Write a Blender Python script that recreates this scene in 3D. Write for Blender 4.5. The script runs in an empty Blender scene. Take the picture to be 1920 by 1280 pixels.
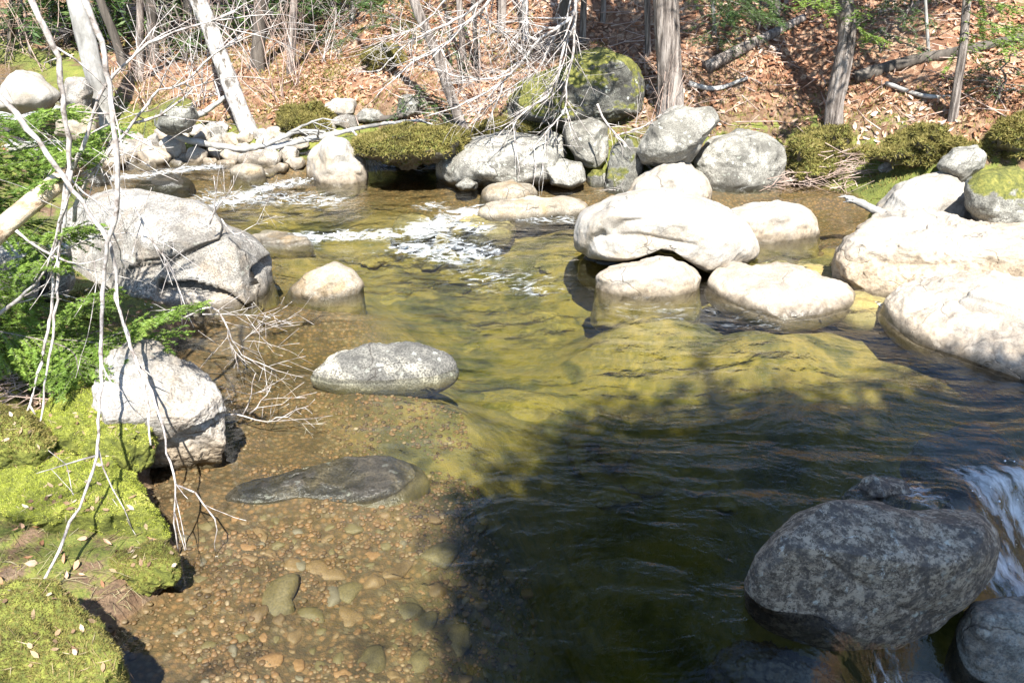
import bpy, bmesh, math, random
import numpy as np
from mathutils import Vector

# ------------------------------------------------------------------ camera, sky, sun, exposure
sc = bpy.context.scene
CAMH, PITCH, FPX = 2.4, math.radians(25.4), 1663.0
cam_d = bpy.data.cameras.new('camera'); cam = bpy.data.objects.new('camera', cam_d)
sc.collection.objects.link(cam)
cam.location = (0, 0, CAMH); cam.rotation_euler = (math.pi/2 - PITCH, 0, 0)
cam_d.sensor_width = 36; cam_d.lens = FPX/1920*36; cam_d.clip_start = 0.05; cam_d.clip_end = 500
sc.camera = cam
SUN_EL, SUN_AZ = math.radians(52), math.radians(174)      # azimuth clockwise from +Y
SUN = np.array([math.sin(SUN_AZ)*math.cos(SUN_EL), math.cos(SUN_AZ)*math.cos(SUN_EL), math.sin(SUN_EL)])
w = bpy.data.worlds.new('World'); sc.world = w; w.use_nodes = True
nt = w.node_tree; bg = nt.nodes['Background']; sky = nt.nodes.new('ShaderNodeTexSky')
sky.sky_type = 'NISHITA'; sky.sun_disc = False; sky.sun_elevation = SUN_EL; sky.sun_rotation = SUN_AZ; sky.dust_density = .4; sky.ozone_density = 2.2
nt.links.new(sky.outputs[0], bg.inputs[0]); bg.inputs[1].default_value = 0.1
sd = bpy.data.lights.new('sun', 'SUN'); sd.energy = 5.0; sd.angle = math.radians(0.53); sd.color = (1, .965, .90)
so = bpy.data.objects.new('sun', sd); sc.collection.objects.link(so)
so.rotation_euler = Vector(-SUN).to_track_quat('-Z', 'Y').to_euler()
sc.view_settings.view_transform = 'Standard'; sc.view_settings.look = 'None'
sc.view_settings.exposure = 1.55; sc.view_settings.gamma = 1
sc.render.engine = 'CYCLES'
sc.cycles.use_denoising = True
sc.cycles.max_bounces = 8; sc.cycles.transparent_max_bounces = 12
sc.cycles.caustics_reflective = False; sc.cycles.caustics_refractive = False
sc.cycles.sample_clamp_indirect = 6

# ------------------------------------------------------------------ numeric helpers
NR = np.random.default_rng(7)
_perm = NR.permutation(256); _perm = np.concatenate([_perm, _perm, _perm])
_grad = NR.normal(size=(256, 3)); _grad /= np.linalg.norm(_grad, axis=1)[:, None]
def pn(P):
    P = np.asarray(P, float); i = np.floor(P).astype(int); f = P - i; i &= 255
    u = f*f*f*(f*(f*6-15)+10); out = 0
    for dx in (0, 1):
        wx = u[:, 0] if dx else 1-u[:, 0]
        for dy in (0, 1):
            wy = u[:, 1] if dy else 1-u[:, 1]
            for dz in (0, 1):
                wz = u[:, 2] if dz else 1-u[:, 2]
                h = _perm[_perm[_perm[i[:, 0]+dx]+i[:, 1]+dy]+i[:, 2]+dz]
                out = out + wx*wy*wz*np.einsum('ij,ij->i', _grad[h], f-np.array([dx, dy, dz]))
    return out*1.5
def fbm(P, oct=4, gain=.5):
    a, s, out = 1., 1., 0
    for k in range(oct):
        out = out + a*pn(np.asarray(P)*s + 17.3*k); a *= gain; s *= 2.03
    return out
def n2(x, y, s, seed=0, oct=3):
    return fbm(np.stack([np.ravel(x)*s+seed, np.ravel(y)*s-seed*.7, np.full(np.size(x), seed*1.31+.37)], 1), oct).reshape(np.shape(x))
def sst(a, b, x):
    t = np.clip((x-a)/(b-a), 0, 1); return t*t*(3-2*t)
CT, ST = math.cos(PITCH), math.sin(PITCH)
CAM = np.array([0, 0, CAMH])
def ray(px, py):            # direction with unit depth along the lens axis
    u, v = (px-960)/FPX, (640-py)/FPX
    return np.array([u, CT+v*ST, -ST+v*CT])
def atz(px, py, z=0.): d = ray(px, py); return CAM + d*((z-CAMH)/d[2])
def aty(px, py, y): d = ray(px, py); return CAM + d*(y/d[1])

# ------------------------------------------------------------------ the lie of the land
SH = [(-1.15, 1.75)]
for p in [(205, 1400), (255, 1290), (205, 1190), (290, 1120), (350, 1075), (330, 1010), (290, 940), (285, 880), (320, 800), (335, 700),
          (330, 650), (370, 600), (260, 560), (200, 440), (170, 350), (110, 325), (60, 300), (-20, 285)]:
    q = atz(*p); SH.append((q[0], q[1]))
SH += [(-9, 10.3), (-14, 11.5), (-20, 14), (-20, 17.5), (-13, 15.2)]
for p in [(-40, 170), (70, 195), (130, 232), (200, 262), (270, 292), (380, 304), (470, 318), (570, 322), (690, 322), (815, 326), (900, 330), (1020, 338),
          (1100, 340), (1180, 362), (1300, 368), (1400, 352), (1500, 352), (1590, 372), (1650, 400), (1780, 420), (1960, 428)]:
    q = atz(*p); SH.append((q[0], q[1]))
SH += [(4.9, 6.6), (5.0, 5.2), (6.5, 4.2), (9, 2.5), (12, 0), (10, -2), (7, .2), (4.5, .75), (3, .7), (1.5, .75), (.4, .85), (-.3, 1.35)]
SH = np.array(SH)
def shore(x, y):            # signed distance to the waterline, + on land
    x = np.asarray(x, float); y = np.asarray(y, float)
    d = np.full(x.shape, 1e9); ins = np.zeros(x.shape, bool); n = len(SH)
    for i in range(n):
        ax, ay = SH[i]; bx, by = SH[(i+1) % n]; ex, ey = bx-ax, by-ay
        t = np.clip(((x-ax)*ex+(y-ay)*ey)/(ex*ex+ey*ey), 0, 1)
        d = np.minimum(d, (x-ax-t*ex)**2+(y-ay-t*ey)**2)
        c = ((ay > y) != (by > y)); xx = ax+(y-ay)*(ex)/(ey if abs(ey) > 1e-9 else 1e-9)
        ins ^= c & (x < xx)
    d = np.sqrt(d); return np.where(ins, -d, d)
LP0, LP1 = np.array([.52, 2.05]), np.array([2.92, 4.3])
LT = (LP1-LP0)/np.linalg.norm(LP1-LP0); LN = np.array([LT[1], -LT[0]])
RIF1 = [atz(*p)[:2] for p in [(380, 452), (560, 446), (700, 442), (780, 428), (850, 402), (980, 396), (1100, 392)]]
RIF2 = [atz(*p)[:2] for p in [(180, 400), (380, 384), (480, 350), (560, 338), (660, 332)]]
def above(line, x, y):
    lx = [p[0] for p in line]; ly = [p[1] for p in line]
    return y - np.interp(x, lx, ly)
def water_z(x, y):
    x = np.asarray(x, float); y = np.asarray(y, float)
    z = .07*sst(-.12, .28, above(RIF1, x, y)) + .07*sst(-.1, .35, above(RIF2, x, y)-.6*sst(-1.2, 1.5, x))
    z = z + .3*sst(0, 3, (y-10.2)*.5 - (x+5.2)*.7) + .04*np.maximum(0, -x-6)
    s = (x-LP0[0])*LN[0]+(y-LP0[1])*LN[1]
    s = s + .1*n2(x, y, 1.6, 5, 2)
    return z - .42*sst(.02, .5, s) - .05*np.maximum(0, s-.6)
SHOAL = [(*atz(px, py)[:2], rx, ry, am) for px, py, rx, ry, am in [(610, 912, .62, .3, .8), (720, 700, .62, .35, .62), (615, 560, .5, .35, .6), (1460, 585, .75, .4, .65), (1780, 650, .8, .5, .5), (1225, 558, .6, .4, .75), (540, 452, .4, .3, .6)]]
def land(x, y):
    x = np.asarray(x, float); y = np.asarray(y, float)
    d = shore(x, y); dl = np.maximum(d, 0); wz = np.maximum(water_z(x, y), -.35)
    far = sst(5.5, 8.5, y + .35*x)          # the far bank, else the near one
    right = sst(-3.4, .6, x - .12*(y-9))
    # far bank
    hr = .16*sst(0, .25, dl)+.22*sst(.1, .8, dl) + .52*np.maximum(0, dl-.35)
    hr = np.where(hr > 6.5, 6.5+.12*(hr-6.5), hr)
    hl = .12*sst(0, .35, dl)+.16*np.maximum(0, dl-.3)+.46*np.maximum(0, dl-6.5)
    hl = np.where(hl > 8.5, 8.5+.1*(hl-8.5), hl)
    hf = hl*(1-right)+hr*right
    # near bank left and behind the camera
    hn = .09*sst(0, .12, dl)+.22*np.minimum(dl, 2.2)+.1*np.maximum(0, dl-2.2)
    back = sst(1.6, .6, y)
    hn = hn + back*.42*sst(.1, 1., dl)
    h = hf*far + hn*(1-far)
    h = h + (.10*n2(x, y, .9, 3)+.05*n2(x, y, 3.1, 9))*sst(0, .6, dl)*(.5+.5*far) + .02*n2(x, y, 9, 2)*sst(0, .2, dl)
    # bed
    shoal = np.zeros(x.shape)
    for cx, cy, rx, ry, am in SHOAL: shoal = np.maximum(shoal, am*np.exp(-((x-cx)/rx)**2-((y-cy)/ry)**2))
    db = np.maximum(-d, 0)
    dep = .03+.13*sst(.0, .9, db)+.2*sst(.7, 2.0, db)+1.1*sst(-.35, .7, x)*sst(5.3, 3.5, y)*sst(.3, 1, db)  # last term digs the lower-right pool deeper to darken its shaded water
    dep = dep+.3*np.exp(-((x-.3)/1.3)**2-((y-5.7)/1.1)**2)
    dep = dep*(1-.35*sst(8.0, 9.0, y)) + .05*n2(x, y, 1.5, 21)*sst(.1, .8, db)+.02*n2(x, y, 6, 4)*sst(.05, .4, db)
    dep = np.maximum(dep, .02)*(1-shoal)
    return wz + np.where(d > 0, h, -np.maximum(dep, .012))
GRID = {}
def gland(x, y):            # the ground mesh's own height, read off its grid
    x = np.asarray(x, float); y = np.asarray(y, float); gx, gy, gz = GRID['x'], GRID['y'], GRID['z']
    i = np.clip(np.searchsorted(gx, x)-1, 0, len(gx)-2); j = np.clip(np.searchsorted(gy, y)-1, 0, len(gy)-2)
    u = np.clip((x-gx[i])/(gx[i+1]-gx[i]), 0, 1); v = np.clip((y-gy[j])/(gy[j+1]-gy[j]), 0, 1)
    return (gz[j, i]*(1-u)+gz[j, i+1]*u)*(1-v)+(gz[j+1, i]*(1-u)+gz[j+1, i+1]*u)*v
def lz(x, y): return float(gland(np.array([x]), np.array([y]))[0])
_T = np.linspace(2, 60, 6000)
def hit(px, py):            # where a sight line first meets the ground
    d = ray(px, py); P = CAM+_T[:, None]*d
    k = np.nonzero(P[:, 2] < gland(P[:, 0], P[:, 1]))[0]
    return P[k[0]] if len(k) else CAM+d*20

# ------------------------------------------------------------------ mesh helpers
COL = sc.collection
def mesh(name, V, F, smooth=True):
    m = bpy.data.meshes.new(name); V = np.asarray(V, np.float32); F = np.asarray(F, np.int32)
    m.vertices.add(len(V)); m.vertices.foreach_set('co', V.ravel())
    k = F.shape[1]; m.loops.add(F.size); m.loops.foreach_set('vertex_index', F.ravel())
    m.polygons.add(len(F)); m.polygons.foreach_set('loop_start', np.arange(0, F.size, k, dtype=np.int32))
    m.polygons.foreach_set('use_smooth', np.full(len(F), smooth)); m.update(calc_edges=True); return m
def obj(name, m, material=None, parent=None, loc=(0, 0, 0)):
    o = bpy.data.objects.new(name, m); COL.objects.link(o); o.location = loc
    if material and m is not None and len(m.materials) == 0: m.materials.append(material)
    if parent: o.parent = parent
    return o
def tag(o, label=None, cat=None, group=None, kind=None):
    if label: o['label'] = label
    if cat: o['category'] = cat
    if group: o['group'] = group
    if kind: o['kind'] = kind
    return o
def empty(name, loc, label, cat, group=None):
    o = bpy.data.objects.new(name, None); COL.objects.link(o); o.location = loc; o.empty_display_size = .2
    return tag(o, label, cat, group)
class MB:
    def __init__(s): s.V, s.F, s.n = [], [], 0
    def add(s, V, F): s.V.append(np.asarray(V)); s.F.append(np.asarray(F)+s.n); s.n += len(V)
    def tube(s, P, R, k=6, rough=0, fseed=0):
        P = np.asarray(P, float); R = np.asarray(R, float); n = len(P)
        T = np.gradient(P, axis=0); T /= np.linalg.norm(T, axis=1)[:, None]+1e-9
        up = np.array([.31, .2, .93]) if abs(T[0] @ [.31, .2, .93]) < .9 else np.array([1., 0, 0])
        A = np.cross(T, up); A /= np.linalg.norm(A, axis=1)[:, None]+1e-9; B = np.cross(T, A)
        a = np.arange(k)*2*math.pi/k; c, sn = np.cos(a), np.sin(a)
        r = R[:, None]*np.ones(k)
        if rough:
            arc = np.concatenate([[0], np.cumsum(np.linalg.norm(np.diff(P, axis=0), axis=1))])
            Q = np.stack([np.tile(c*1.6, (n, 1)).ravel(), np.tile(sn*1.6, (n, 1)).ravel(), (arc[:, None]*2.2/max(R[0], .02)*.12+np.zeros(k)).ravel()], 1)
            r = r*(1+rough*fbm(Q*2.2+fseed, 3).reshape(n, k))
        V = P[:, None]+r[..., None]*(A[:, None]*c[None, :, None]+B[:, None]*sn[None, :, None])
        V = np.concatenate([V.reshape(-1, 3), P[:1], P[-1:]])
        i = np.arange(n-1)[:, None]*k; j = np.arange(k); j2 = (j+1) % k
        q = np.stack([i+j, i+j2, i+k+j2, i+k+j], -1).reshape(-1, 4)
        cap0 = np.stack([j2, j, np.full(k, n*k), np.full(k, n*k)], 1); e = (n-1)*k
        cap1 = np.stack([e+j, e+j2, np.full(k, n*k+1), np.full(k, n*k+1)], 1)
        tr = np.concatenate([q[:, [0, 1, 2]], q[:, [0, 2, 3]], cap0[:, :3], cap1[:, :3]])
        s.add(V, tr)
    def build(s, name, material, parent=None, origin=None, smooth=True, loc=(0, 0, 0)):
        V = np.concatenate(s.V); F = np.concatenate(s.F)
        if origin is not None: V = V-np.asarray(origin)
        return obj(name, mesh(name, V, F, smooth), material, parent, loc)
def spline(P, step):
    P = np.asarray(P, float); n = len(P)
    if n < 3:
        k = max(2, int(np.linalg.norm(P[-1]-P[0])/step)+1); t = np.linspace(0, 1, k)[:, None]; return P[0]*(1-t)+P[-1]*t
    Q = np.concatenate([[2*P[0]-P[1]], P, [2*P[-1]-P[-2]]]); out = []
    for i in range(n-1):
        a, b, c, d = Q[i:i+4]; k = max(1, int(np.linalg.norm(c-b)/step))
        t = (np.arange(k)/k)[:, None]
        out.append(.5*((2*b)+(-a+c)*t+(2*a-5*b+4*c-d)*t**2+(-a+3*b-3*c+d)*t**3))
    out.append(P[-1:]); return np.concatenate(out)

# ------------------------------------------------------------------ materials
def newmat(name):
    m = bpy.data.materials.new(name); m.use_nodes = True; m.node_tree.nodes.clear(); return m, NT(m.node_tree)
class NT:
    def __init__(s, t): s.t = t
    def n(s, typ, out=0, props=None, **inp):
        nd = s.t.nodes.new('ShaderNode'+typ)
        for k, v in (props or {}).items(): setattr(nd, k, v)
        for k, v in inp.items():
            k = k.replace('_', ' ') if not k[-1].isdigit() or k[:1] != 'i' else k
            sock = nd.inputs[int(k[1:])] if k[0] == 'i' and k[1:].isdigit() else nd.inputs[k]
            if hasattr(v, 'is_output'): s.t.links.new(v, sock)
            else: sock.default_value = v
        return nd.outputs[out] if isinstance(out, (int, str)) else nd
    def noise(s, vec, scale, detail=5, rough=.55, dist=0): return s.n('TexNoise', 0, i0=vec, Scale=scale, Detail=detail, Roughness=rough, Distortion=dist)
    def ramp(s, fac, stops, interp='LINEAR'):
        nd = s.t.nodes.new('ShaderNodeValToRGB'); s.t.links.new(fac, nd.inputs[0]); cr = nd.color_ramp; cr.interpolation = interp
        while len(cr.elements) < len(stops): cr.elements.new(.5)
        for e, (p, c) in zip(cr.elements, stops):
            e.position = p; e.color = (*(c if hasattr(c, '__len__') else (c, c, c)), 1)
        return nd.outputs[0]
    def mix(s, f, a, b, blend='MIX'):
        nd = s.t.nodes.new('ShaderNodeMix'); nd.data_type = 'RGBA'; nd.blend_type = blend
        for sock, v in ((nd.inputs[0], f), (nd.inputs[6], a), (nd.inputs[7], b)):
            if hasattr(v, 'is_output'): s.t.links.new(v, sock)
            else: sock.default_value = v if not hasattr(v, '__len__') else (*v, 1)[:4]
        return nd.outputs[2]
    def math(s, op, a, b=0., clamp=False): return s.n('Math', 0, dict(operation=op, use_clamp=clamp), i0=a, i1=b)
    def bump(s, h, strength, dist, normal=None):
        kw = dict(Height=h, Strength=strength, Distance=dist)
        if normal is not None: kw['Normal'] = normal
        return s.n('Bump', 0, **kw)
    def out(s, surf, vol=None):
        o = s.t.nodes.new('ShaderNodeOutputMaterial'); s.t.links.new(surf, o.inputs[0])
        if vol is not None: s.t.links.new(vol, o.inputs[1])
    def pbsdf(s, col, rough, normal=None, **kw):
        d = dict(i0=col, Roughness=rough); d.update(kw)
        if normal is not None: d['Normal'] = normal
        if not hasattr(col, 'is_output'): d['i0'] = (*col, 1)[:4]
        return s.n('BsdfPrincipled', 0, **d)
GREEN = ((.035, .042, .010), (.12, .125, .022), (.26, .23, .05))
def rock_mat(name, dark, light, speck=.5, lichen=.3, moss=0., wet=.06, stain=(.30, .2, .1), stainy=.3, mossc=GREEN, bump=.5, alg=-.02, ring=0, blotch=0, crack=.75):
    m, t = newmat(name); v = t.n('TexCoord', 'Object'); oi = t.n('ObjectInfo', 'Random')
    v = t.n('VectorMath', 0, dict(operation='ADD'), i0=v, i1=t.n('CombineXYZ', 0, X=t.math('MULTIPLY', oi, 31.), Y=t.math('MULTIPLY', oi, 57.)))
    big = t.noise(v, 2.6, 5); mid = t.noise(v, 11, 6, .65); fine = t.noise(v, 95, 4, .7)
    c = t.mix(t.ramp(big, [(.3, 0), (.68, 1)]), dark, light)
    c = t.mix(t.math('MULTIPLY', t.ramp(t.noise(v, 4.2, 6, .6, .6), [(.5, 0), (.64, 1)]), stainy), c, stain)
    c = t.mix(t.math('MULTIPLY', t.ramp(fine, [(.4, 1), (.56, 0)]), speck), c, tuple(.4*x for x in dark))
    c = t.mix(t.math('MULTIPLY', t.ramp(mid, [(.36, 1), (.5, 0)]), speck*.7), c, tuple(.55*x for x in dark))
    vo = t.n('TexVoronoi', 0, i0=t.n('VectorMath', 0, dict(operation='ADD'), i0=v, i1=t.n('VectorMath', 0, dict(operation='SCALE'), i0=t.n('TexNoise', 1, i0=v, Scale=30.), Scale=.05)), Scale=17.)
    li = t.math('MULTIPLY', t.ramp(vo, [(.2, 1), (.3, 0)]), t.ramp(t.noise(v, 7, 3), [(.46, 0), (.58, 1)]))
    c = t.mix(t.math('MULTIPLY', li, lichen), c, (.52, .54, .46))
    if blotch:
        c = t.mix(t.math('MULTIPLY', t.ramp(t.noise(v, 24, 9, .85), [(.5, 0), (.53, 1)]), blotch), c, (.43, .36, .265))
        c = t.mix(t.math('MULTIPLY', t.ramp(t.noise(v, 48, 8, .8), [(.36, 1), (.43, 0)]), blotch), c, (.045, .04, .036))
        c = t.mix(t.math('MULTIPLY', t.ramp(t.noise(v, 15, 9, .8, .6), [(.6, 0), (.63, 1)]), blotch), c, (.55, .56, .5))
        c = t.mix(t.math('MULTIPLY', t.ramp(t.noise(v, 8, 7, .75), [(.42, 1), (.5, 0)]), blotch), c, (.07, .062, .055))
    wp = t.n('VectorMath', 0, dict(operation='ADD'), i0=v, i1=t.n('VectorMath', 0, dict(operation='SCALE'), i0=t.n('TexNoise', 1, i0=v, Scale=5., Detail=4.), Scale=.22))
    ck = t.n('TexVoronoi', 0, dict(feature='DISTANCE_TO_EDGE'), i0=wp, Scale=1.9)
    ckf = t.math('MULTIPLY', t.ramp(ck, [(.0, 1), (.012, 0)]), t.ramp(t.noise(v, 2.3, 3), [(.5, 0), (.6, 1)]))
    c = t.mix(t.math('MULTIPLY', ckf, crack), c, (.05, .042, .035))
    geo = t.n('NewGeometry', None); pos = geo.outputs['Position']; nz = t.n('SeparateXYZ', 2, i0=geo.outputs['Normal'])
    z = t.math('SUBTRACT', t.n('SeparateXYZ', 2, i0=pos), t.n('Attribute', 2, dict(attribute_type='OBJECT', attribute_name='waterline')))
    if ring:
        rf = t.n('MapRange', 0, i0=t.math('ADD', z, t.math('MULTIPLY', t.math('SUBTRACT', t.noise(v, 5, 6, .65), .5), .35)), i1=ring+.1, i2=ring-.1, i3=0., i4=.85)
        c = t.mix(rf, c, t.ramp(t.noise(v, 26, 6, .7), [(.34, (.13, .09, .055)), (.5, (.34, .26, .17)), (.65, (.46, .37, .26))]))
    hb = t.math('ADD', t.math('MULTIPLY', mid, .6), t.math('MULTIPLY', fine, .12))
    hb = t.math('ADD', hb, t.math('MULTIPLY', t.noise(v, 30, 5, .7), .3))
    if crack > .3: hb = t.math('SUBTRACT', hb, t.math('MULTIPLY', ckf, .5))
    rough = .82
    if moss > 0:
        mf = t.math('ADD', t.math('MULTIPLY', nz, .55), t.math('MULTIPLY', t.noise(v, 3.3, 6, .65), 1.25))
        mf = t.ramp(mf, [(1.18-moss*.75, 0), (1.30-moss*.75, 1)])
        mc = t.ramp(t.noise(v, 28, 5, .7), [(.3, mossc[0]), (.5, mossc[1]), (.7, mossc[2])])
        c = t.mix(mf, c, mc); hb = t.math('ADD', hb, t.math('MULTIPLY', mf, t.math('MULTIPLY', t.noise(v, 120, 3), .6)))
    nb = t.bump(hb, bump, .05)
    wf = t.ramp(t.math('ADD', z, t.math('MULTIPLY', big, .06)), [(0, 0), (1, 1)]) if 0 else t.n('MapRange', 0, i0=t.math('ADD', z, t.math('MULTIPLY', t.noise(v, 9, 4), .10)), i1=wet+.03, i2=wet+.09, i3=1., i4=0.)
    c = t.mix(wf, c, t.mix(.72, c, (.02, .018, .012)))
    r = t.n('MapRange', 0, i0=wf, i1=0., i2=1., i3=rough, i4=.28)
    ac = t.ramp(t.math('ADD', t.math('MULTIPLY', t.noise(pos, 1.5, 5, .6, .3), .7), t.math('MULTIPLY', t.noise(pos, 14, 5, .7), .3)), [(.35, (.035, .033, .015)), (.48, (.10, .085, .03)), (.6, (.2, .155, .05)), (.75, (.3, .23, .08))])
    c = t.mix(t.n('MapRange', 0, i0=t.math('ADD', z, t.math('MULTIPLY', mid, .06)), i1=alg+.03, i2=alg-.05, i3=0., i4=1.), c, ac)
    t.out(t.pbsdf(c, r, nb)); return m
MR = dict(
    white=rock_mat('sun_bleached_granite', (.29, .255, .21), (.48, .46, .42), .4, .1, 0, .02, (.42, .32, .2), .45, bump=.3, ring=.09),
    ringed=rock_mat('tide_stained_granite', (.31, .27, .225), (.48, .45, .4), .4, .1, 0, .02, (.42, .32, .2), .4, bump=.6, ring=.3),
    pale=rock_mat('pale_granite', (.15, .135, .115), (.50, .475, .43), .75, .35, .03, .02, (.36, .27, .18), .5, bump=.4, ring=.03),
    grey=rock_mat('lichened_granite', (.15, .14, .115), (.52, .5, .44), .7, .9, .24, .03, (.07, .065, .055), .7),
    mossy=rock_mat('mossy_granite', (.12, .115, .095), (.42, .41, .36), .7, .9, .5, .0, (.06, .055, .045), .7),
    mossdark=rock_mat('dark_mossy_granite', (.05, .048, .04), (.24, .235, .2), .8, .9, .66, .0, (.03, .028, .024), .8),
    green=rock_mat('moss_covered_rock', (.06, .05, .035), (.2, .17, .12), .5, .3, 1.0, -.05, (.06, .04, .025), .5),
    dark=rock_mat('dark_speckled_granite', (.15, .118, .085), (.32, .258, .19), 1., .8, 0, -.36, (.055, .046, .038), .7, alg=-.9, blotch=.85, crack=.12),
    lichen=rock_mat('lichen_crusted_rock', (.16, .16, .14), (.42, .43, .38), .6, .6, 0, -.9, (.09, .085, .08), .6, alg=-.9, blotch=.5),
    cap=rock_mat('bleached_capped_rock', (.10, .095, .085), (.22, .21, .18), .9, .5, 0, -.2, (.62, .58, .47), .95),
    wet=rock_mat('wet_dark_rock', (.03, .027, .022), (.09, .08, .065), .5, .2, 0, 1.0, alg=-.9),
    wetslab=rock_mat('wet_mottled_slab', (.07, .065, .06), (.2, .17, .13), .8, .6, 0, 1.0, (.5, .4, .25), .75),
    tan=rock_mat('wet_tan_granite', (.2, .165, .12), (.48, .42, .33), .5, .25, 0, .012, (.3, .19, .07), .6),
    pale2=rock_mat('pale_granite_over_rough_brown', (.22, .195, .165), (.5, .475, .435), .6, .3, .03, .02, (.36, .27, .18), .5, bump=.6, ring=.2),
    shelf=rock_mat('warm_speckled_granite', (.3, .25, .195), (.49, .44, .37), .5, .2, 0, .03, (.2, .17, .14), .55, bump=.4, ring=.07),
    palegreen=rock_mat('pale_green_submerged_rock', (.16, .17, .1), (.42, .45, .33), .5, .4, 0, 1, (.2, .17, .08), .5, alg=-.9),
    algae=rock_mat('algae_coated_stone', (.18, .15, .055), (.38, .32, .15), .3, .1, 0, -5, (.45, .3, .09), .6),
)
def ground_mat():
    m, t = newmat('forest_floor'); v = t.n('TexCoord', 'Object'); at = t.n('Attribute', None, dict(attribute_name='mask'))
    sep = t.n('SeparateColor', None, i0=at.outputs['Color']); moss, leaf, bed = sep.outputs
    n1 = t.noise(v, 3, 6, .65); n2_ = t.noise(v, 22, 6, .7); n3 = t.noise(v, 90, 4, .7)
    soil = t.ramp(n2_, [(.3, (.03, .02, .012)), (.5, (.10, .065, .035)), (.72, (.22, .15, .09))])
    litter = t.ramp(t.n('TexVoronoi', 1, i0=v, Scale=16.), [(0, (.12, .05, .025)), (.4, (.26, .13, .07)), (.7, (.42, .27, .17)), (1, (.5, .38, .27))])
    litter = t.mix(t.ramp(n3, [(.35, .8), (.6, 0)]), litter, (.07, .035, .02))
    c = t.mix(leaf, soil, litter)
    mc = t.ramp(t.math('ADD', t.math('MULTIPLY', n3, .5), t.math('MULTIPLY', n1, .5)), [(.36, (.04, .055, .01)), (.5, (.13, .15, .025)), (.66, (.25, .24, .05))])
    mf = t.ramp(t.math('ADD', moss, t.math('MULTIPLY', t.math('SUBTRACT', t.noise(v, 7, 6, .7), .5), 1.5)), [(.42, 0), (.58, 1)])
    c = t.mix(mf, c, mc)
    vor = t.n('TexVoronoi', None, i0=v, Scale=38., Randomness=1.)
    grav = t.ramp(t.n('SeparateColor', 0, i0=vor.outputs[1]), [(0, (.085, .052, .022)), (.35, (.17, .1, .04)), (.7, (.23, .13, .052)), (.9, (.13, .1, .052)), (1, (.26, .18, .1))])
    grav = t.mix(t.ramp(vor.outputs[0], [(.25, 0), (.6, .75)]), grav, (.07, .05, .02))
    alg = t.ramp(t.math('ADD', t.math('MULTIPLY', t.noise(v, 1.6, 4, .6, .3), .8), t.math('MULTIPLY', t.noise(v, 9, 4, .6), .2)), [(.36, (.045, .042, .016)), (.44, (.12, .105, .036)), (.52, (.26, .195, .06)), (.58, (.17, .14, .05)), (.66, (.38, .28, .09)), (.76, (.42, .32, .12))])
    grav = t.mix(at.outputs['Alpha'], grav, alg)
    c = t.mix(bed, c, grav)
    h = t.math('ADD', t.math('MULTIPLY', n2_, .6), t.math('MULTIPLY', n3, .4))
    t.out(t.pbsdf(c, .9, t.bump(h, .8, .03))); return m
def simple(name, stops, scale, bump=.3, rough=.85, stretch=None, island=False, dist=.02, transl=0):
    m, t = newmat(name); v = t.n('TexCoord', 'Object')
    if stretch: v = t.n('Mapping', 0, i0=v, Scale=stretch)
    nz = t.noise(v, scale, 6, .65)
    f = t.n('NewGeometry', 'Random Per Island') if island else nz
    if island == 'mix': f = t.math('ADD', t.math('MULTIPLY', f, .45), t.math('MULTIPLY', t.ramp(t.noise(v, scale, 5, .7), [(.36, 0), (.66, 1)]), .55))
    c = t.ramp(f, stops); s = t.pbsdf(c, rough, t.bump(nz, bump, dist) if bump else None)
    if transl:
        s = t.n('MixShader', 0, i0=transl, i1=s, i2=t.n('BsdfTranslucent', 0, Color=c))
    t.out(s); return m
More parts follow.
